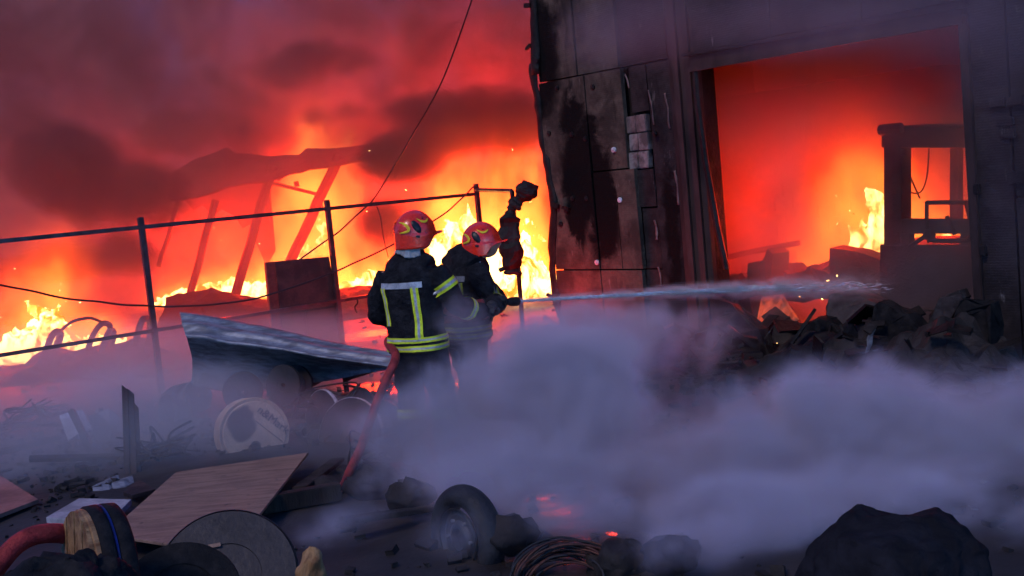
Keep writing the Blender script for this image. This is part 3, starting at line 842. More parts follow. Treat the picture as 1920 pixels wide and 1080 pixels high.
piece('dirty white slab propped up at the left in thin smoke', 'white_slab', 'slab', [(110, 779, 10.2), (135, 771, 10.3), (156, 808, 10.2), (127, 826, 10.1)], (.05, .12, -.02), m_white, .006, .006, 9)
piece('pale board leaning behind the upright steel channel', 'leaning_board', 'board', [(183, 774, 10.4), (204, 766, 10.5), (236, 792, 10.5), (232, 812, 10.4), (205, 795, 10.3)], (.0, .05, -.02), m_board, .006)
piece('greyish crate panel leaning beside the white slab', 'crate_panel', 'panel', [(165, 780, 10.3), (182, 774, 10.4), (215, 800, 10.3), (195, 845, 10.1), (176, 815, 10.2)], (.02, .05, 0), m_rubble, .006)
o = MB().tube([at(134, 770, 10.0), at(160, 822, 9.8), at(183, 872, 9.6), at(206, 940, 9.2)], .035, 4).build('slanted_bar', m_char)
tag(o, 'dark steel bar slanting from the white slab to the ground', 'bar')
up = thing('steel_channel', 'upright rusty steel channel standing alone in the thin smoke', 'steel channel', gnd(250, 925))
ui = loc(up)
for a, b, wd in (((233, 722, 8.9), (239, 925, 8.7), .045), ((243, 728, 8.95), (252, 922, 8.7), .05), ((254, 755, 8.95), (262, 915, 8.75), .03)):
    MB().prism([ui @ (at(*a) + Vector((-wd / 2, 0, 0))), ui @ (at(*a) + Vector((wd / 2, 0, -.05))), ui @ (at(*b) + Vector((wd / 2, 0, 0))), ui @ (at(*b) + Vector((-wd / 2, 0, 0)))], (0, .02, 0)).build('flange', m_jamb, up, bevel=.004)
MB().prism([ui @ gnd(232, 930, .03), ui @ gnd(248, 936, .03), ui @ gnd(292, 925, .03), ui @ gnd(262, 905, .03)], (0, 0, .03)).build('foot', m_jamb, up, bevel=.004)
piece('small dull metal box beside the foot of the steel channel', 'metal_box', 'box', [(172, 912, 8.3), (202, 900, 8.4), (208, 930, 8.2), (176, 934, 8.2)], (.03, .16, 0), m_galv, .006)
piece('small open tin leaning on the steel channel foot', 'tin_box', 'box', [(208, 906, 8.35), (232, 899, 8.4), (240, 934, 8.2), (216, 936, 8.2)], (.03, .12, 0), m_galv, .006)
o = MB().tube([at(-20, 852, 9.6), at(50, 836, 9.9), at(112, 820, 10.2)], .03, 6).build('iron_pipe', m_char)
tag(o, 'dark iron pipe lying on the wet ground at the far left', 'pipe')

# ================================================================== BURNT MACHINE AND RUBBLE IN THE HALL
mc_ = thing('burnt_machine', 'burnt out machine cab frame standing inside the hall doorway', 'vehicle', BM)
VV = 1.05
def vb(x0, y0, x1, y1): 
    a, b = bl(x0, y0, VV), bl(x1, y1, VV)
    return a, b
def vbox(name, x0, y0, x1, y1, dv=.12, v=VV, mat=None):
    P = [bl(x0, y0, v), bl(x1, y0 - (x1 - x0) * .0, v), bl(x1, y1, v), bl(x0, y1, v)]
    return rough_up(MB().prism(P, (0, dv, 0)).build(name, mat or m_char, mc_, bevel=.012), .008, 5, x0)
vbox('cab_post', 1656, 252, 1690, 492, .2)
vbox('roof_beam', 1652, 238, 1850, 277, .9)
o = MB().tube([bl(1650, 244, VV - .05), bl(1690, 240, VV - .05)], .055, 8).build('roof_cap', m_char, mc_)
vbox('cab_post', 1780, 275, 1796, 412, .12, VV + .8)
vbox('window_bar', 1688, 411, 1850, 438, .1)
vbox('window_bar', 1688, 436, 1706, 462, .1)
vbox('window_bar', 1800, 436, 1850, 462, .1)
vbox('body', 1650, 459, 1860, 720, .9)
vbox('cab_post', 1838, 270, 1862, 470, .15, VV + .1)
vbox('bolt', 1688, 280, 1696, 292, .06, VV - .03)
P = catmull([bl(*p, VV - .12) for p in ((1738, 440), (1738, 384), (1743, 380), (1808, 380), (1812, 384), (1822, 430), (1816, 448), (1808, 451), (1752, 451), (1741, 446), (1738, 436))], 4)
MB().tube(P, .022, 6).build('mirror_arm', m_char, mc_, smooth=True)
for q0, q1 in (((1706, 462), (1742, 438)), ((1742, 438), (1742, 455)), ((1775, 405), (1790, 440))): MB().tube([bl(*q0, VV - .1), bl(*q1, VV - .1)], .022, 6).build('bracket', m_char, mc_)
rough_up(MB().lathe([(.001, -.05), (.05, -.04), (.06, .0), (.045, .05), (.001, .06)], 10, Matrix.Translation(bl(1742, 440, VV - .12))).build('clamp', m_char, mc_), .01, 12)
P = catmull([bl(*p, VV + .3) for p in ((1690, 330), (1697, 350), (1712, 362), (1728, 358), (1738, 330), (1742, 278))], 6)
MB().tube(P, .008, 5).build('chain', m_char, mc_)
MB().tube([bl(1688, 290, VV + .5), bl(1725, 372, VV + .5)], .01, 5).build('chain', m_char, mc_)
m_firelit = M('firelit_pine', (.34, .20, .12), (.10, .05, .03), 4, .7, 0, .5, 18, sc=(3, 3, .6))
m_firelit.b.inputs['Emission Color'].default_value = (1, .085, .012, 1)
put(m_firelit.t, (m_firelit.no(5, 5, .65, .6, sc=(2.2, 2.2, .5)).sm(.36, .66) * .75 + .06) * K, m_firelit.b.inputs['Emission Strength'])  # orange emission streaks paint the hall fire's light onto the wood
m_firelit = m_firelit.m
def slab(label, name, cat, poly, v, dv, mat, amp=.03, freq=3.5, group=None, tilt=0.):
    P = [BM @ bl(x, y, v + tilt * (y - poly[0][1]) / 100) for x, y in poly]
    o = MB().prism(P, BM.to_3x3() @ Vector((0, dv, 0))).build(name, mat)
    bm_ = bmesh.new(); bm_.from_mesh(o.data)
    bmesh.ops.triangulate(bm_, faces=bm_.faces[:])
    bmesh.ops.subdivide_edges(bm_, edges=bm_.edges[:], cuts=7)
    bm_.to_mesh(o.data); bm_.free()
    rough_up(o, amp, freq, poly[0][0]); rough_up(o, amp * .5, freq * 3.4, poly[0][1]); rough_up(o, amp * .25, freq * 9, poly[0][1])
    return tag(o, label, cat, group)
slab('tall charred board leaning with its top edge lit by the hall fire', 'leaning_slab', 'slab', [(1556, 464), (1600, 470), (1655, 489), (1655, 560), (1556, 540)], 1.35, .25, m_slab, .012)
slab('wooden board with firelight painted on as orange emission just inside the doorway', 'firelit_board', 'board', [(1407, 560), (1462, 554), (1492, 600), (1484, 620), (1440, 642), (1420, 605)], .9, .06, m_firelit, .01, tilt=-.35)
slab('small black box left of the firelit board', 'burnt_box', 'box', [(1384, 563), (1405, 559), (1412, 600), (1392, 612)], .7, .25, m_char, .012)
slab('square dark crate against the inner side wall of the hall', 'burnt_crate', 'box', [(1402, 494), (1424, 490), (1426, 532), (1402, 535)], 1.0, .3, m_char, .01)
slab('dark stacked block farther inside the hall near the crate', 'burnt_block', 'block', [(1424, 500), (1438, 468), (1450, 476), (1446, 520), (1428, 528)], 1.1, .3, m_char, .015)
slab('low row of blackened goods along the inner wall of the hall', 'burnt_goods', 'goods', [(1352, 528), (1390, 512), (1410, 524), (1455, 500), (1480, 515), (1520, 498), (1556, 512), (1556, 560), (1352, 575)], 1.3, .4, m_rubble, .06)
slab('broad ashen slab tipped up at the front of the doorway rubble', 'concrete_slab', 'slab', [(1556, 556), (1600, 545), (1655, 572), (1700, 640), (1660, 690), (1590, 690), (1540, 640)], .3, .22, m_slab, .03, tilt=-.5)
slab('jagged black chunk between the firelit board and the ashen slab', 'burnt_chunk', 'chunk', [(1506, 610), (1525, 598), (1548, 602), (1580, 622), (1572, 648), (1530, 640), (1500, 628)], -.1, .25, m_black, .04)
slab('tilted dark slab with a torn edge right of the ashen slab', 'dark_slab', 'slab', [(1636, 572), (1648, 568), (1700, 592), (1740, 650), (1720, 680), (1650, 668), (1630, 620)], -.25, .2, m_black, .03)
slab('pointed grey slab leaning up against the machine', 'pointed_slab', 'slab', [(1740, 610), (1762, 560), (1800, 545), (1808, 560), (1770, 620), (1748, 645)], -.1, .12, m_slab, .02)
slab('great black slumped mass at the foot of the right pillar', 'slumped_mass', 'debris', [(1735, 640), (1770, 600), (1815, 560), (1850, 570), (1862, 690), (1800, 720), (1730, 700)], -.2, .5, m_black, .07)
slab('grey rubble block below the jagged chunk', 'rubble_block', 'block', [(1560, 655), (1600, 640), (1625, 660), (1612, 690), (1565, 700)], -.35, .25, m_slab, .03)
slab('flat charred sheet lying with a pale tip in the rubble', 'charred_sheet', 'sheet', [(1488, 660), (1505, 648), (1565, 635), (1575, 645), (1500, 672)], -.4, .06, m_slab, .012)
slab('torn white scrap at the tip of the charred sheet', 'white_scrap', 'scrap', [(1487, 652), (1499, 650), (1497, 664), (1487, 670)], -.47, .015, m_white, .012)
slab('long dark plank sloping down into the smoke left of the firelit board', 'sloping_plank', 'plank', [(1330, 560), (1372, 572), (1425, 620), (1440, 665), (1420, 680), (1340, 600)], -.2, .12, m_char, .03)
P = [bl(*p, -.5) for p in ((1638, 612), (1633, 630), (1630, 648), (1626, 662), (1636, 675), (1650, 690))]
o = MB().tube([BM @ p for p in catmull(P, 5)], .025, 6, flat=.35).build('foil_strip', m_galv)
rough_up(o, .016, 16, 3); tag(o, 'crumpled silver foil strip hanging down over the dark rubble', 'foil')
P = [bl(*p, -.03) for p in ((1304, 130), (1312, 220), (1326, 320), (1342, 410), (1362, 505))]
o = rough_up(MB().tube([BM @ p for p in catmull(P, 5)], .035, 6).build('bent_pole', m_char), .012, 5)
tag(o, 'bent dark pole leaning at the left side of the doorway', 'pole')
o = MB().tube([BM @ bl(1338, 488, 1.6), BM @ bl(1420, 470, 1.9), BM @ bl(1500, 455, 2.3)], .035, 8).build('wall_pipe', m_jamb)
tag(o, 'long pipe running along the inner side wall of the hall', 'pipe')

# ================================================================== FOREGROUND
sp = thing('wooden_cable_spool', 'thick wooden spool flange with blue striped black winding, nearest the camera beside the red hose', 'cable spool', axm(at(152, 1090, 4.0), (-.82, -.56, .10)))
MB().lathe([(.03, 0), (.25, 0), (.256, -.006), (.256, -.02), (.03, -.02)], 64).build('flange', m_wood, sp)
for k in range(-4, 5):
    xa, xb = k * .056 - .026, k * .056 + .026
    xs_ = [xa + (xb - xa) * i / 6 for i in range(7)]
    cy = [math.sqrt(max(0, .252 ** 2 - x_ * x_)) for x_ in xs_]
    MB().prism([(x_, c_, .001) for x_, c_ in zip(xs_, cy)] + [(x_, -c_, .001) for x_, c_ in zip(xs_[::-1], cy[::-1])], (0, 0, .010 + .003 * (k % 2))).build('plank', m_wood, sp)
MB().lathe([(.256, -.021), (.264, -.03), (.266, -.066), (.260, -.070)], 64).build('winding', m_black, sp, smooth=True)
MB().lathe([(.258, -.071), (.2645, -.073), (.2645, -.079), (.258, -.081)], 64).build('blue_stripe', m_blue, sp)
MB().lathe([(.260, -.082), (.266, -.088), (.264, -.13), (.25, -.14), (.03, -.142)], 64).build('winding', m_black, sp, smooth=True)
P = catmull([at(-40, 1110, 4.0), at(-5, 1062, 4.0), at(28, 1024, 4.05), at(64, 1004, 4.1), at(110, 1000, 4.15), at(150, 1010, 4.25)], 8)
tag(MB().tube(P, .036, 14).build('thick_hose', m_hose, smooth=True), 'thick red hose curving in at the bottom left corner', 'hose')
def lump(label, name, cat, c, size, mat, seed, amp=.25, freq=2., rot=None, det=4):
    b = bmesh.new()
    bmesh.ops.create_icosphere(b, subdivisions=det, radius=1)
    m = MB().bm(b, lambda q: Vector((q.x * size[0], q.y * size[1], q.z * size[2])))
    b.free()
    o = m.build(name, mat, smooth=True)
    k = max(size)
    for v in o.data.vertices: v.co += mnoise.noise_vector(v.co / k * freq + Vector((seed, 0, 0))) * amp * k + mnoise.noise_vector(v.co / k * freq * 4 + Vector((seed, 3, 0))) * amp * k * .3
    o.matrix_world = Matrix.Translation(c) @ (rot or Matrix.Identity(4))
    return tag(o, label, cat)
lump('sooty black lump of melted waste below the wooden spool', 'melted_waste', 'debris', at(95, 1105, 3.6), (.20, .14, .10), m_black, 1, .22, 2.6)
lump('jagged dark crust beside the melted waste', 'melted_crust', 'debris', at(190, 1090, 3.7), (.10, .1, .08), m_black, 5, .25, 2.2)
drum('large dark grey cable drum with a small yellow label at the bottom', at(425, 1082, 5.0), (.12, -.80, .58), .315, .3, mt('grey_drum_face', (.035, .03, .032), (.018, .016, .018), 3, .5, 0, .2, 30), m_rubber, m_drum, cat='cable drum', hub=.5)
_l = bpy.data.objects[[o for o in bpy.data.objects if o.get('label', '').startswith('large dark grey')][0].name]
MB().box((-.04, .155, .006), (.055, .018, .004)).build('paper_label', m_ply, _l).matrix_local = Matrix.Rotation(.05, 4, 'Z')
drum('nearly black cable drum in front of the large grey one', at(335, 1120, 4.3), (.15, -.70, .70), .24, .25, m_black, m_rubber, None, hub=.6)
b_ = lump('splintered pale timber end sticking up beside the grey drum', 'timber_end', 'timber', at(582, 1085, 4.4), (.055, .05, .13), m_wood, 8, .12, 3., Matrix.Rotation(.25, 4, 'Y'))
lump('big dark rounded bundle under a cover at the bottom right', 'covered_bundle', 'bundle', at(1665, 1085, 4.2), (.36, .34, .23), mt('dark_cover', (.014, .014, .018), (.008, .008, .010), 4, .85, 0, .8, 16, spec=.04), 3, .13, 2.1, Matrix.Rotation(R(-12), 4, 'Y'), 6)
wh = thing('old_wheel', 'old black rubber tyred wheel with steel rim standing in the smoke', 'wheel', axm(at(856, 1012, 6.0), (-.78, -.60, .06)))
prof = []
for i in range(25):
    t = 2 * PI * i / 24
    prof.append((.225 + .062 * math.cos(t), -.07 + .075 * math.sin(t)))
MB().lathe(prof, 56).build('tyre', m_rubber, wh, smooth=True)
o = MB().lathe([(.165, .0), (.17, -.012), (.155, -.03), (.13, -.022), (.10, -.028), (.075, -.01), (.06, -.006), (.055, -.05), (.0005, -.05)], 48).build('rim', m_rim, wh, smooth=False)
for k in range(6):
    MB().lathe([(.0005, .012), (.009, .012), (.009, -.02)], 6, Matrix.Translation((.105 * math.cos(k * PI / 3), .105 * math.sin(k * PI / 3), -.02))).build('bolt', m_galv, wh)
coil = thing('cable_coil', 'heap of coiled scorched cable with coppery strands in the centre foreground', 'cable coil', at(1065, 1092, 5.5))
for k in range(26):
    r = .17 + rnd.uniform(-.035, .05)
    c = Vector((rnd.uniform(-.03, .03), rnd.uniform(-.06, .06), rnd.uniform(-.03, .03)))
    rm = Matrix.Rotation(R(58) + rnd.uniform(-.25, .25), 4, 'X') @ Matrix.Rotation(rnd.uniform(-.25, .25), 4, 'Y')
    P = [c + rm @ Vector((math.cos(t) * r * 1.35, math.sin(t) * r, .015 * math.sin(3 * t + k))) for t in [2 * PI * i / 40 + k for i in range(37 if k % 3 else 41)]]
    MB().tube(P, rnd.uniform(.004, .009), 6).build('strand', m_copper if k % 2 else m_rubber, coil, smooth=True)
me_ = bpy.data.materials.new('ember')
me_.use_nodes = True
_b = me_.node_tree.nodes['Principled BSDF']
_b.inputs['Base Color'].default_value = (.05, .02, .02, 1)
_n = noise_node(me_.node_tree, me_.node_tree.nodes.new('ShaderNodeTexCoord').outputs['Object'], 60, 3)
_b.inputs['Emission Color'].default_value = (1, .06, .04, 1)
put(me_.node_tree, _n.sm(.35, .6, .2 * K, 1.6 * K), _b.inputs['Emission Strength'])
lump('single small red glowing ember above the cable coil', 'ember', 'ember', at(1147, 1001, 5.6), (.030, .014, .008), me_, 2, .25, 3., Matrix.Rotation(R(12), 4, 'Y'), 3)
lump('dark burnt lump under the red ember', 'burnt_lump', 'debris', at(1160, 1060, 5.55), (.16, .14, .13), m_rubble, 12, .2, 2.2)
for i, (px, py, Y, s, lb) in enumerate(((880, 915, 6.9, .12, 'grey broken block just behind the wheel'), (700, 905, 7.4, .16, 'dark lump of debris where the red hose meets the ground'), (770, 930, 6.8, .13, 'low dark debris lump left of the wheel top'), (955, 1000, 5.9, .13, 'black debris lump between the wheel and the cable coil'), (1260, 1040, 5.3, .12, 'dim debris lump right of the cable coil'), (610, 920, 7.6, .13, 'dark debris lump at the right edge of the plywood'))):
    lump(lb, 'debris_lump', 'debris', at(px, py, Y), (s * 1.2, s, s * .8), m_slab if i == 0 else m_rubble, 20 + i, .25, 2.4, det=3)
# loose rubble over the ground
m = MB()
for k in range(5200):
    x, y = rnd.uniform(-9, 3.5), 5 + 13 * rnd.random() ** 1.3
    if k < 1500:
        q = BM @ Vector((rnd.uniform(-.8, 5.4), rnd.uniform(-1.9, .9), 0)); x, y = q.x, q.y
    elif k < 3000: x, y = rnd.gauss(-3.2, 1.6), rnd.gauss(9.2, 1.3)
    if -3.1 < x < -1.4 and 6.3 < y < 9.1: continue
    s = .012 + .06 * rnd.random() ** 4 + (.06 * rnd.random() ** 2 if k < 1500 else 0)
    rt = Matrix.Rotation(rnd.uniform(0, 6.3), 4, 'Z') @ Matrix.Rotation(rnd.uniform(-.6, .6), 4, 'X')
    m.box((x, y, gz(x, y) + s * .3), (s * rnd.uniform(.8, 2.4), s * rnd.uniform(.6, 1.4), s * rnd.uniform(.4, 1)), rt)
tag(m.build('rubble', m_rubble), kind='stuff')
for o in [o for o in bpy.data.objects if o.name.startswith('rubble') and o.get('kind') == 'stuff']: rough_up(o, .012, 20)

# ================================================================== FIREFIGHTERS
def ring_loft(mb, rings, n=20):
    """rings of (z, half width, half depth, dx, dy)"""
    vs_, fs = [], []
    for z, a, b, dx, dy in rings:
        for k in range(n):
            t = 2 * PI * k / n
            c, s_ = math.cos(t), math.sin(t)
            e = .82
            vs_.append(Vector((dx + a * math.copysign(abs(c) ** e, c), dy + b * math.copysign(abs(s_) ** e, s_), z)))
    for i in range(len(rings) - 1):
        for k in range(n): fs.append((i * n + k, i * n + (k + 1) % n, (i + 1) * n + (k + 1) % n, (i + 1) * n + k))
    fs += [tuple(range(n - 1, -1, -1)), tuple((len(rings) - 1) * n + k for k in range(n))]
    mb.add(vs_, fs)
def limb(mb, pts, rs, n=14, sub=5):
    P = catmull(pts, sub)
    k = len(pts) - 1
    rr = []
    for i in range(len(P)):
        t = i / (len(P) - 1) * k
        j = min(k - 1, int(t))
        rr.append(rs[j] + (rs[j + 1] - rs[j]) * (t - j))
    mb.tube(P, rr, n)
def fold(amp, fz=7., seed=0):
    def f(p):
        a = mnoise.noise(Vector((p.x * 5, p.y * 5, p.z * fz * 1.6 + seed)))
        b = mnoise.noise(Vector((p.x * 13 + seed, p.y * 13, p.z * 18)))
        c = 1 - abs(mnoise.noise(Vector((p.x * 6 + 3 + seed, p.y * 6, p.z * 9 + p.x * 5)))) * 2
        return (a * .9 + b * .35 + c * .5) * amp
    return f
def tape(parent, bvh, rows, name='reflective_stripe', off=.007):
    """rows: list of lists of (origin, direction) rays; the cloth is hit and a strip of three bands laid on it"""
    m = MB()
    g = []
    for r in rows:
        ln = []
        for o_, d_ in r:
            h, nrm_, _, _ = bvh.ray_cast(o_, d_)
            ln.append((h + nrm_ * off if nrm_.dot(d_) < 0 else h - nrm_ * off) if h is not None else None)
        g.append(ln)
    nv = len(rows)
    for j in range(nv - 1):
        for i in range(len(g[0]) - 1):
            q = [g[j][i], g[j][i + 1], g[j + 1][i + 1], g[j + 1][i]]
            if any(p is None for p in q): continue
            if max((q[0] - q[2]).length, (q[1] - q[3]).length) > .12: continue
            t = (j + .5) / (nv - 1)
            m.add(q, [(0, 1, 2, 3)], 1 if .34 < t < .68 else 0)
    return m
def face_head(c, q, sc=1.):
    """head mesh facing +y at matrix q"""
    b = bmesh.new()
    bmesh.ops.create_uvsphere(b, u_segments=40, v_segments=28, radius=1)
    for v in b.verts:
        p = v.co
        x, y, z = p.x * .074, p.y * .096, p.z * .118
        if z < 0: x *= 1 - .28 * (-z / .118) ** 1.3
        if z < -.03 and y > 0: y += .010 * (-z / .118)
        f = max(0, p.y)
        def gs(cx, cz, sx, sz): return math.exp(-((x - cx) / sx) ** 2 - ((z - cz) / sz) ** 2)
        y += f * (.030 * gs(0, -.022, .013, .018) + .014 * gs(0, .006, .010, .03) + .012 * gs(0, .032, .045, .012) - .010 * gs(.03, .012, .014, .012) - .010 * gs(-.03, .012, .014, .012)
                  + .008 * gs(0, -.056, .024, .007) + .007 * gs(0, -.068, .02, .007) - .006 * gs(0, -.062, .022, .003) + .014 * gs(0, -.098, .022, .018))
        v.co = Vector((x, y, z))
    m = MB().bm(b, lambda p: q @ (p * 1.06 + Vector((0, .020, 0))))
    b.free()
    for sx in (-1, 1):                                               # ears
        m.tube([q @ (Vector((sx * .074, .0, -.03)) * sc), q @ (Vector((sx * .082, -.012, .0)) * sc), q @ (Vector((sx * .076, -.005, .03)) * sc)], [.012, .018, .012], 8)
    return m
def hand(mb, wr, pal, thumb_side, grip_axis, s=1.):
    """gloved hand closed round a bar: wrist point wr, palm centre pal, fingers curl round grip_axis"""
    d = (pal - wr).normalized()
    ax = (grip_axis - d * grip_axis.dot(d)).normalized()
    nrm_ = d.cross(ax).normalized() * thumb_side
    mb.tube([wr, wr.lerp(pal, .5), pal + d * .03], [.034 * s, .040 * s, .036 * s], 10, flat=.62, up=ax)
    for k, ln in enumerate((.9, 1., .95, .78)):
        o_ = pal + d * .035 + ax * (.030 - .020 * k) * s
        mb.tube([o_ - d * .02, o_ + d * .028 * ln, o_ + d * .046 * ln + nrm_ * .026, o_ + d * .026 * ln + nrm_ * .050, o_ + d * .0 + nrm_ * .052], [.0115 * s, .0112 * s, .0105 * s, .0098 * s, .0085 * s], 8)
    o_ = pal + ax * .034 * s - d * .01
    mb.tube([o_, o_ + ax * .026 + d * .012 + nrm_ * .012, o_ + ax * .018 + d * .03 + nrm_ * .036, o_ + ax * .004 + d * .036 + nrm_ * .05], [.014 * s, .0125 * s, .0115 * s, .0095 * s], 8)
def helmet(parent, q, flap_mat, emblem_seed):
    """structural fire helmet facing +y at matrix q, centre of the skull at its origin"""
    def shell(t, ph):                                                # t azimuth from +y to +x, ph 0 crown .. 1 lower edge
        fr = math.cos(t)
        low = -.105 + (.118 * max(0, (fr - .25) / .75) ** .55 if fr > .25 else 0) - .012 * max(0, -fr)
        ztop = .152
        a = PI * .5 * ph
        z = ztop * math.cos(min(a * 1.32, PI * .5)) if ph < .757 else (low) * ((ph - .757) / .243)
        if ph < .757: rr_ = math.sin(a * 1.32)
        else:
            k = (ph - .757) / .243
            rr_ = 1 + .02 * k - .05 * k * max(0, -fr)
        x, y = math.sin(t) * .128 * rr_, math.cos(t) * .152 * rr_ - .012
        if fr > .55 and ph > .70:                                    # peak over the brow
            k = (fr - .55) / .45 * min(1, (ph - .70) / .25)
            y += .050 * k
            z -= .004 * k
        z += .008 * math.exp(-(x / .022) ** 2) * max(0, 1 - ph) * 1.2      # crown ridge
        side = abs(math.sin(t))
        if ph > .78 and fr < .6: x *= 1 + .05 * side
        return q @ Vector((x, y, z))
    NU, NV = 64, 36
    m = MB()
    vs_ = [shell(2 * PI * i / NU, .02 + .98 * j / NV) for j in range(NV + 1) for i in range(NU)]
    fs = [(j * NU + i, j * NU + (i + 1) % NU, (j + 1) * NU + (i + 1) % NU, (j + 1) * NU + i) for j in range(NV) for i in range(NU)] + [tuple(range(NU))]
    m.add(vs_, fs)
    h = m.build('helmet', m_helm, parent, smooth=True)
    md = h.modifiers.new('th', 'SOLIDIFY')
    md.thickness, md.offset = .006, -1
    bv = BVHTree.FromPolygons([v.co[:] for v in h.data.vertices], [p.vertices[:] for p in h.data.polygons])
    cen = q @ Vector((0, -.01, .01))
    def on(t, z, off=.004):
        d = (q.to_3x3() @ Vector((math.sin(t), math.cos(t), z))).normalized()
        ht, nr, _, _ = bv.ray_cast(cen, d)
        return (ht if ht is not None else cen + d * .14) + d * off
    def patch(name, outline, mat, off=.004):
        """outline in (azimuth, elevation) laid on the shell"""
        c = (sum(p[0] for p in outline) / len(outline), sum(p[1] for p in outline) / len(outline))
        N = len(outline)
        vs2, fs2 = [on(c[0], c[1], off)], []
        K = 4
        for k in range(1, K + 1): vs2 += [on(c[0] + (p[0] - c[0]) * k / K, c[1] + (p[1] - c[1]) * k / K, off if k < K else off * .2) for p in outline]
        for i in range(N): fs2.append((0, 1 + i, 1 + (i + 1) % N))
        for k in range(K - 1):
            for i in range(N): fs2.append((1 + k * N + i, 1 + k * N + (i + 1) % N, 1 + (k + 1) * N + (i + 1) % N, 1 + (k + 1) * N + i))
        o = MB().add(vs2, fs2).build(name, mat, h, smooth=True)
        return o
    def crescent(name, pts, wd, mat, off=.005):
        P = catmull([Vector((a, b, 0)) for a, b in pts], 6)
        m2 = MB()
        vs2 = []
        for i, p in enumerate(P):
            d = (P[min(i + 1, len(P) - 1)] - P[max(0, i - 1)]).normalized()
            nn = Vector((-d.y, d.x, 0))
            k = wd * math.sin(PI * (.04 + .92 * i / (len(P) - 1))) ** .8
            for s_ in (-1, 0, 1): vs2.append(on(p.x + nn.x * k * s_, p.y + nn.y * k * s_, off + (.002 if s_ == 0 else 0)))
        n3 = len(P)
        return m2.add(vs2, [(i * 3 + s_, i * 3 + s_ + 1, i * 3 + s_ + 4, i * 3 + s_ + 3) for i in range(n3 - 1) for s_ in (0, 1)]).build(name, mat, h)
    for sd in (1, -1):
        A = R(110) * sd
        T_ = lambda dg: R(dg) * sd
        ov = [(A + sd * (.23 * math.cos(k * PI / 10) + .17 * math.sin(k * PI / 10)), .33 + .40 * math.sin(k * PI / 10)) for k in range(20)]
        patch('side_recess', ov, m_hblack, .006)
        patch('vent_slot', [(T_(106) + .12 * math.cos(k * PI / 6), -.24 + .07 * math.sin(k * PI / 6)) for k in range(12)], m_hblack, .005)
        crescent('emblem_swoosh', [(T_(108), .92), (T_(94), .70), (T_(80), .60), (T_(66), .68), (T_(56), .86)], .085, m_hyel)
        patch('rear_panel', [(T_(152) + .30 * math.cos(k * PI / 8), .20 + .26 * math.sin(k * PI / 8)) for k in range(16)], m_helm, .007)
        crescent('rear_swoosh', [(T_(166), .48), (T_(146), .40), (T_(133), .20), (T_(135), .03), (T_(158), -.06)], .075, m_hyel, .010)
        patch('badge', [(T_(80) + .06 * math.cos(k * PI / 5), .95 + .07 * math.sin(k * PI / 5)) for k in range(10)], m_hblack, .006)
    # visor block under the peak
    m2 = MB()
    def vis(u, v):
        t = (u - .5) * 2 * R(62)
        return q @ Vector((math.sin(t) * .118, math.cos(t) * .150 - .012, .030 - v * .035))
    o = m2.grid(vis, 20, 3).build('visor', m_hblack, h, smooth=True)
    # neck flap
    def flap(u, v):
        t = PI + (u - .5) * 2 * R(84)
        r_ = 1 + v * .10 + .05 * v * math.sin(u * 31) + .03 * v * math.sin(u * 77)
        return q @ Vector((math.sin(t) * .112 * r_, math.cos(t) * .135 * r_ - .012, -.085 - v * (.070 + .018 * math.sin(u * 9))))
    o = MB().grid(flap, 60, 8).build('neck_flap', flap_mat, h, smooth=True)
    o.modifiers.new('th', 'SOLIDIFY').thickness = .004
    return h
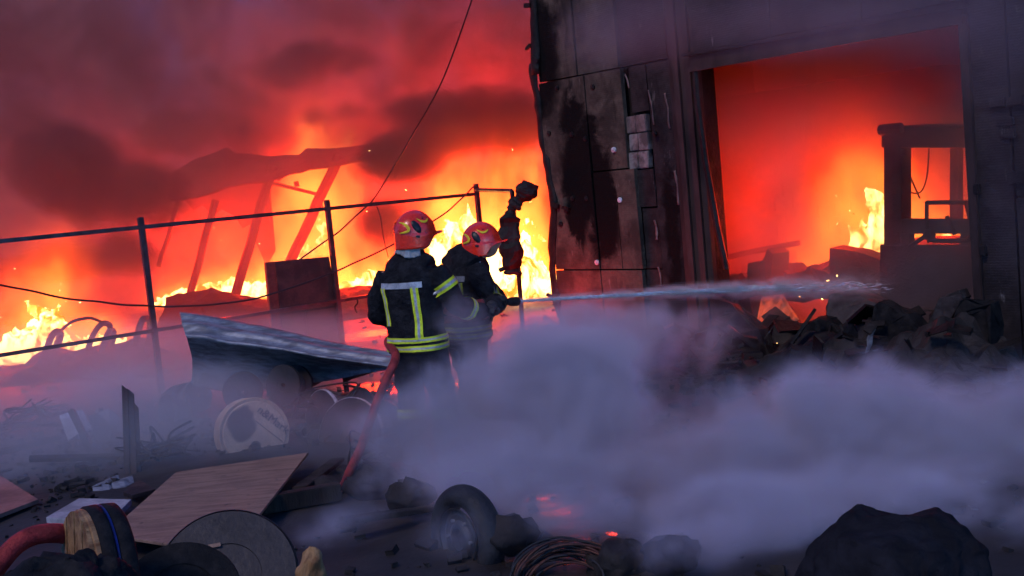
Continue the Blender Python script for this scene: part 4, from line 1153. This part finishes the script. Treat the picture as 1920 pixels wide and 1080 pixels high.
def person(label, base, heading, lean, pose, flap_mat, tapes, scale=1., tape_mats=None):
    mw = Matrix.Translation(base) @ Matrix.Rotation(-heading, 4, 'Z') @ Matrix.Diagonal((scale, scale, scale, 1))
    V = Vector
    hx, hy, hz = pose['head']
    hq = Matrix.Translation((hx, hy, hz)) @ Matrix.Rotation(-pose['turn'], 4, 'Z') @ Matrix.Rotation(pose.get('nod', -.05), 4, 'X') @ Matrix.Rotation(pose.get('roll', 0), 4, 'Y')
    L = lean
    # ---- body: one continuous surface
    mb = face_head(None, hq)
    limb(mb, [V((hx * .9, hy - .01, hz - .05)), V((hx * .7, hy * .6 - .01, hz - .14)), V((0, L * .9, 1.40))], [.058, .058, .075])
    ring_loft(mb, [(.86, .15, .11, 0, 0), (1.0, .145, .105, 0, L * .3), (1.2, .165, .12, 0, L * .6), (1.36, .19, .12, 0, L * .85), (1.46, .15, .09, 0, L)])
    for k in (0, 1):
        limb(mb, pose['arm'][k], [.062, .050, .046, .032])
        limb(mb, pose['leg'][k], [.088, .075, .058, .045])
        an = pose['leg'][k][-1]
        limb(mb, [an + V((0, -.02, .02)), an + V((0, .06, -.03)), an + V((0, .16, -.05))], [.045, .04, .03])
    body = remesh(mb, 'person', .011, 1, [m_skin])
    body.matrix_world = mw
    tag(body, label, 'person')
    # ---- jacket
    mb = MB()
    ring_loft(mb, pose['jacket'], 28)
    for k in (0, 1): limb(mb, pose['arm'][k], [.088, .080, .074, .064], 16)
    sh = [p[0] for p in pose['arm']]
    limb(mb, [sh[0] + V((.03, 0, .015)), V((0, L * .95, 1.465)), sh[1] + V((-.03, 0, .015))], [.080, .095, .080])
    jk = remesh(mb, 'jacket', .013, 3, [m_cloth], body, fold(.015, 7, hx * 9))
    mb = MB().lathe([(.080, 0), (.086, .02), (.088, .06), (.080, .075), (.074, .07), (.072, .0)], 28, Matrix.Translation((hx * .6, L * .9 + hy * .25 - .01, 1.475)) @ Matrix.Rotation(-.15, 4, 'X'))
    rough_up(mb.build('collar', m_cloth, body, smooth=True), .006, 14)
    # ---- trousers, boots, gloves
    mb = MB()
    ring_loft(mb, [(.74, .17, .13, 0, 0), (.86, .19, .14, 0, 0), (1.0, .17, .13, 0, 0)])
    for k in (0, 1): limb(mb, [p for p in pose['leg'][k][:-1]] + [pose['leg'][k][-1] + V((0, 0, .06))], [.118, .105, .092, .088], 16)
    tr = remesh(mb, 'trousers', .015, 3, [m_cloth], body, fold(.013, 9, 4))
    for k in (0, 1):
        an = pose['leg'][k][-1]
        mb = MB()
        limb(mb, [an + V((0, 0, .16)), an + V((0, 0, .02)), an + V((0, .03, -.045))], [.075, .066, .06])
        limb(mb, [an + V((0, -.07, -.058)), an + V((0, .05, -.05)), an + V((0, .16, -.06)), an + V((0, .20, -.068))], [.045, .056, .048, .028])
        remesh(mb, 'boot', .011, 2, [m_rubber], body)
        mb = MB()
        ar = pose['arm'][k]
        d = (ar[-1] - ar[-2]).normalized()
        hand(mb, ar[-1] - d * .02, ar[-1] + d * .055, 1 if k == 0 else -1, pose['grip'], 1.12)
        mb.tube([ar[-1] - d * .07, ar[-1] - d * .01, ar[-1] + d * .02], [.052, .048, .04], 12)
        remesh(mb, 'glove', .006, 1, [m_rubber], body)
    hl = helmet(body, hq, flap_mat, 1)
    dg = bpy.context.evaluated_depsgraph_get()
    bj = BVHTree.FromPolygons([v.co[:] for v in jk.data.vertices], [p.vertices[:] for p in jk.data.polygons])
    bt = BVHTree.FromPolygons([v.co[:] for v in tr.data.vertices], [p.vertices[:] for p in tr.data.polygons])
    mats = tape_mats or [m_yellow, m_silver]
    for kind, *a in tapes:
        if kind == 'back_v':                                         # vertical stripe on the back: x at top, x at bottom, z range, width
            x0, x1, z0, z1, wd = a
            rows = [[(V((x0 + (x1 - x0) * i / 30 + (j / 6 - .5) * wd, -1, z1 + (z0 - z1) * i / 30)), V((0, 1, 0))) for i in range(31)] for j in range(7)]
            b_, mm = bj, mats
        elif kind == 'back_h':
            xa, xb, z, wd, mm = a
            rows = [[(V((xa + (xb - xa) * i / 30, -1, z + (j / 6 - .5) * wd)), V((0, 1, 0))) for i in range(31)] for j in range(7)]
            b_ = bj
        elif kind == 'waist':
            z, wd, cx, cy = a
            rows = [[(V((cx + math.sin(2 * PI * i / 90) * .6, cy + math.cos(2 * PI * i / 90) * .6, z + (j / 6 - .5) * wd)), V((-math.sin(2 * PI * i / 90), -math.cos(2 * PI * i / 90), 0))) for i in range(91)] for j in range(7)]
            b_, mm = bj, mats
        else:                                                        # sleeve or trouser band: two points of the limb, position along it, width
            p0, p1, f, wd, which = a
            p0, p1 = V(p0), V(p1)
            d = (p1 - p0).normalized()
            e1 = d.orthogonal().normalized()
            e2 = d.cross(e1)
            c = p0.lerp(p1, f)
            rows = [[(c + d * (j / 6 - .5) * wd + (e1 * math.cos(2 * PI * i / 48) + e2 * math.sin(2 * PI * i / 48)) * .14, -(e1 * math.cos(2 * PI * i / 48) + e2 * math.sin(2 * PI * i / 48))) for i in range(49)] for j in range(7)]
            b_, mm = (bj if which == 'j' else bt), mats
        m = tape(body, b_, rows)
        if m.v: m.build('reflective_stripe', mm, body, smooth=True)
    return body
V = Vector
# nozzle and water
NZ = at(948, 566, 8.45)
TGT = BM @ bl(1660, 536, .25)
JD = (TGT - NZ).normalized()
def local(p, base, heading, sc): return (Matrix.Translation(base) @ Matrix.Rotation(-heading, 4, 'Z') @ Matrix.Diagonal((sc, sc, sc, 1))).inverted() @ p
B1, H1, S1 = gnd(800, 872), R(28), 1.0
B1 = Vector((at(806, 860, 8.1).x, 8.1, 0))
B2, H2, S2 = Vector((at(893, 830, 8.75).x, 8.75, 0)), R(50), .985
h1 = local(at(781, 436, 8.1), B1, H1, S1)
h2 = local(at(905, 454, 8.75), B2, H2, S2)
leg1 = [[V((-.10, 0, .86)), V((-.12, .02, .62)), V((-.13, .03, .45)), V((-.14, -.02, .10))], [V((.10, 0, .86)), V((.12, .03, .62)), V((.13, .05, .45)), V((.14, .02, .10))]]
leg2 = [[V((-.10, 0, .86)), V((-.11, .06, .62)), V((-.12, .10, .46)), V((-.13, .06, .10))], [V((.10, 0, .86)), V((.11, -.03, .62)), V((.13, -.06, .45)), V((.15, -.18, .10))]]
arm1 = [[V((-.18, -.01, 1.385)), V((-.255, -.02, 1.25)), V((-.30, .0, 1.09)), V((-.16, .25, 1.00))], [V((.20, -.01, 1.40)), V((.275, .03, 1.25)), V((.31, .07, 1.14)), V((.36, .33, 1.05))]]
nz2 = local(NZ, B2, H2, S2)
arm2 = [[V((-.20, .04, 1.36)), V((-.27, .12, 1.22)), V((-.26, .24, 1.12)), nz2 + V((-.10, -.02, .0))], [V((.20, .02, 1.36)), V((.30, .00, 1.22)), V((.31, .10, 1.10)), nz2 + V((.03, -.16, -.01))]]
jk1 = [(.83, .215, .165, 0, -.005), (.86, .222, .17, 0, -.005), (1.0, .208, .158, 0, -.005), (1.15, .205, .152, 0, -.01), (1.28, .215, .152, 0, -.018), (1.38, .215, .145, 0, -.02), (1.45, .17, .12, 0, -.015), (1.50, .10, .09, 0, -.005)]
jk2 = [(.80, .215, .165, 0, .0), (.86, .22, .17, 0, .0), (1.0, .205, .16, 0, .02), (1.15, .205, .155, 0, .04), (1.28, .215, .155, 0, .05), (1.37, .21, .145, 0, .06), (1.44, .165, .12, 0, .07), (1.48, .10, .09, 0, .08)]
T1 = [('back_v', .115, .118, .93, 1.30, .052), ('back_v', -.150, -.125, 1.03, 1.30, .045), ('back_h', -.165, .165, 1.315, .042, [m_silver, m_silver]), ('waist', .925, .040, 0, 0), ('waist', .865, .040, 0, 0),
      ('band', arm1[1][0], arm1[1][1], .80, .062, 'j'), ('band', arm1[0][2], arm1[0][3], .32, .055, 'j'), ('band', arm1[1][2], arm1[1][3], .45, .055, 'j'), ('band', leg1[1][2], leg1[1][3], .25, .06, 't'), ('band', leg1[0][2], leg1[0][3], .25, .06, 't')]
T2 = [('back_v', .115, .118, .95, 1.26, .05), ('back_h', -.15, .15, 1.29, .045, [m_dims, m_dims]), ('waist', .90, .04, 0, .01), ('waist', .845, .04, 0, .01), ('band', arm2[1][2], arm2[1][3], .4, .055, 'j'), ('band', leg2[1][2], leg2[1][3], .3, .06, 't'), ('band', leg2[0][2], leg2[0][3], .3, .06, 't')]
print('HEADS', h1, h2, nz2)
P1 = person('firefighter in red helmet seen from behind, yellow striped black jacket, standing clear of the steam', B1, H1, -.015, dict(head=h1, turn=R(34), nod=-.06, roll=.03, arm=arm1, leg=leg1, jacket=jk1, grip=V((1, .6, 0))), m_neck, T1, S1)
P2 = person('firefighter in red helmet with silver neck flap aiming the water jet, half veiled by steam', B2, H2, .07, dict(head=h2, turn=R(38), nod=-.02, roll=-.02, arm=arm2, leg=leg2, jacket=jk2, grip=Matrix.Rotation(H2, 3, 'Z') @ JD), m_foil, T2, S2, [m_dimy, m_dims])
# nozzle held by the second firefighter
nzl = thing('hose_nozzle', 'dark spray nozzle held at the waist of the right firefighter', 'nozzle', axm(NZ, JD))
MB().lathe([(.001, -.22), (.026, -.22), (.026, -.12), (.034, -.11), (.034, -.06), (.024, -.04), (.024, .02), (.033, .04), (.036, .10), (.028, .115), (.02, .11), (.001, .10)], 24).build('barrel', m_black, nzl, smooth=False)
MB().tube([V((0, -.03, -.10)), V((0, -.09, -.12)), V((0, -.14, -.13))], .014, 8).build('grip', m_black, nzl)
# hose from the nozzle past the left firefighter to the ground
w1 = lambda p: P1.matrix_world @ p
HP = [NZ - JD * .2, NZ - JD * .45 + V((-.05, -.05, -.04)), w1(V((.36, .38, 1.02))), w1(V((-.12, .30, .98))), w1(V((-.30, .08, .90))), at(742, 668, 7.75), at(722, 716, 7.6), at(700, 772, 7.5), at(676, 840, 7.4), at(655, 885, 7.35), gnd(642, 912, .03), gnd(600, 935, .03), gnd(540, 940, .03), gnd(470, 925, .03)]
tag(MB().tube(catmull(HP, 8), .030, 12).build('fire_hose', m_hose, smooth=True), 'red canvas fire hose hanging from the left firefighter down to the ground', 'hose')
# water jet: streaks and drops that spread along the throw
D_ = (TGT - NZ).length
e1 = JD.cross(V((0, 0, 1))).normalized()
e2 = JD.cross(e1)
m = MB()
def jc(t):
    return NZ + JD * (.11 + t * D_) + V((0, 0, .022 * math.sin(PI * t)))
for k in range(2600):
    t = rnd.random() ** 1.3
    if rnd.random() < max(0, t - .45) * 1.4: continue
    sp_ = .007 + .034 * t + .03 * t * t
    wv = mnoise.noise_vector(V((t * 26, k % 3, 0))) * .030 * t
    if mnoise.noise(V((t * 34, k % 3, 7))) < -.12 and t > .12: continue
    a, rr_ = rnd.uniform(0, 2 * PI), sp_ * rnd.random() ** .8
    c = jc(t) + e1 * math.cos(a) * rr_ + e2 * math.sin(a) * rr_ * .8 + wv
    ln = rnd.uniform(.02, .15) * (1 - .45 * t)
    r = rnd.uniform(.0010, .0034) * (1 + .2 * t)
    dd = (JD + e2 * rnd.uniform(-.09, .09) * t + e1 * rnd.uniform(-.09, .09) * t).normalized()
    m.tube([c - dd * ln, c - dd * ln * .3, c + dd * ln * .5, c + dd * ln], [r * .2, r, r * .8, r * .15], 5)
m.tube([jc(i / 20 * .16) for i in range(21)], [.010 + .003 * math.sin(i * 2.1) for i in range(21)], 8)
tag(m.build('water_jet', m_water, smooth=True), 'pale jet of water shooting from the nozzle into the hall doorway', 'water jet')
def f_spray(x, y, z, no):
    n = no(7, 5, .65, 1.0, sc=(1, 1, .28))
    t = z / D_
    arc = (t * PI).op('SINE') * .022
    rad = t * .046 + t.sq() * .035 + .012
    rr_ = ((x.sq() + (y - arc).sq()) / rad.sq())
    return (rr_ * -1.1).exp() * n.sm(.38, .62) * t.sm(1.05, .45) * (t * 6 + 1).op('POWER', -.55) * 115
vol_obj('spray', (-.26, -.22, .1), (.26, .34, D_ * 1.04), .02, f_spray, smoke_mat('water_mist', (.98, .88, .88)), axm(NZ, JD))
# tangles of cable and broken planks among the scrap
for i, (px, py, Y, rad, n_, lb) in enumerate(((300, 850, 9.0, .30, 13, 'loose tangle of thin black cable beside the steel channel foot'), (620, 760, 10.2, .34, 12, 'black cable tangle heaped under the tapered end of the metal sheet'), (730, 850, 8.2, .28, 12, 'black cable tangle on the ground by the red hose'), (60, 790, 11.2, .36, 12, 'black cable tangle lying near the iron pipe at the far left'), (1330, 700, 10.6, .34, 12, 'cable tangle spilling below the sloping plank'))):
    c = at(px, py, Y); c.z = max(.05, min(.2, c.z))
    t = thing('cable_tangle', lb, 'cable tangle', c, 'cable tangles on the ground')
    for k in range(n_):
        P = [V((rnd.uniform(-1, 1) * rad, rnd.uniform(-1, 1) * rad, abs(rnd.gauss(0, .10)) - .03)) for _ in range(5)]
        MB().tube(catmull(P, 7), rnd.uniform(.006, .012), 6).build('strand', m_rubber, t, smooth=True)
for i, (px, py, Y, ln, rz, rx, lb) in enumerate(((180, 880, 9.2, 1.0, 20, 8, 'broken charred plank lying behind the grey board'), (90, 800, 11, 1.2, -12, 3, 'charred plank flat on the ground near the white slab'), (600, 900, 7.9, 1.0, 85, 4, 'charred plank leaning at the right of the plywood'), (760, 960, 6.6, .8, 35, 6, 'charred plank on the ground left of the wheel'), (1010, 690, 11.5, 1.4, -15, 7, 'charred plank in front of the small mound by the hall corner'))):
    c = at(px, py, Y); c.z = max(.05, min(.16, c.z))
    o = MB().box((0, 0, 0), (ln, .11, .03), bev=.004).build('broken_plank', m_charwood)
    rough_up(o, .02, 5, i)
    o.matrix_world = Matrix.Translation(c) @ Matrix.Rotation(R(rz), 4, 'Z') @ Matrix.Rotation(R(rx), 4, 'Y')
    tag(o, lb, 'plank', 'charred planks strewn on the ground')
# sparks above the fires
m = MB()
for px, py, Y, sx, sy, n_ in ((60, 590, 16.8, 70, 60, 30), (430, 500, 22.3, 110, 60, 30), (900, 420, 19, 110, 70, 30), (1620, 420, 12.6, 40, 50, 12), (1560, 560, 11.2, 80, 50, 10)):
    for k in range(n_):
        c = at(px + rnd.gauss(0, sx), py + rnd.gauss(0, sy), Y + rnd.uniform(-.3, .3))
        if c.z < .1: continue
        r = rnd.uniform(.003, .008)
        d = V((rnd.uniform(-1, 1), 0, rnd.uniform(-1, 1))).normalized() * r * rnd.uniform(1, 3)
        m.tube([c - d, c, c + d], [r * .3, r, r * .3], 4)
tag(m.build('sparks', m_flame), kind='stuff')
# charred heap across the doorway
def hp(u, v):
    uu, vv = 1.2 + 4.2 * u, -1.1 + 2.0 * v
    q = V((uu, vv, 0))
    h = max(0, 1 - abs(v * 2 - 1) ** 2) * (.08 + .16 * mnoise.noise(V((uu * 1.3, vv, 4))) + .12 * max(0, uu - 2.6)) * min(1, u * 5, (1 - u) * 8)
    h += (abs(mnoise.noise(V((uu * 3.2, vv * 3.2, 1)))) * .22 + abs(mnoise.noise(V((uu * 8, vv * 8, 1)))) * .09) * min(1, h * 8)
    return BM @ (V((uu, vv, h - .04)) + mnoise.noise_vector(q * 7) * .05)
tag(MB().grid(hp, 120, 60).build('debris_heap', m_rubble), 'continuous jagged heap of charred debris across the front of the doorway', 'heap')
m = MB()
for k in range(150):
    uu, vv = rnd.uniform(1.5, 5.3), rnd.uniform(-1., .8)
    q = BM @ V((uu, vv, rnd.uniform(.02, .26 + .08 * (uu - 2))))
    rt = Matrix.Rotation(rnd.uniform(0, 6.3), 4, 'Z') @ Matrix.Rotation(rnd.gauss(0, .7), 4, 'X') @ Matrix.Rotation(rnd.gauss(0, .6), 4, 'Y')
    l_ = .05 + .6 * rnd.random() ** 2.2
    m.box(q, (l_, l_ * rnd.uniform(.08, .6), rnd.uniform(.008, .04)), rt)
o = m.build('charred_debris', m_char)
rough_up(o, .03, 6, 2)
tag(o, kind='stuff')
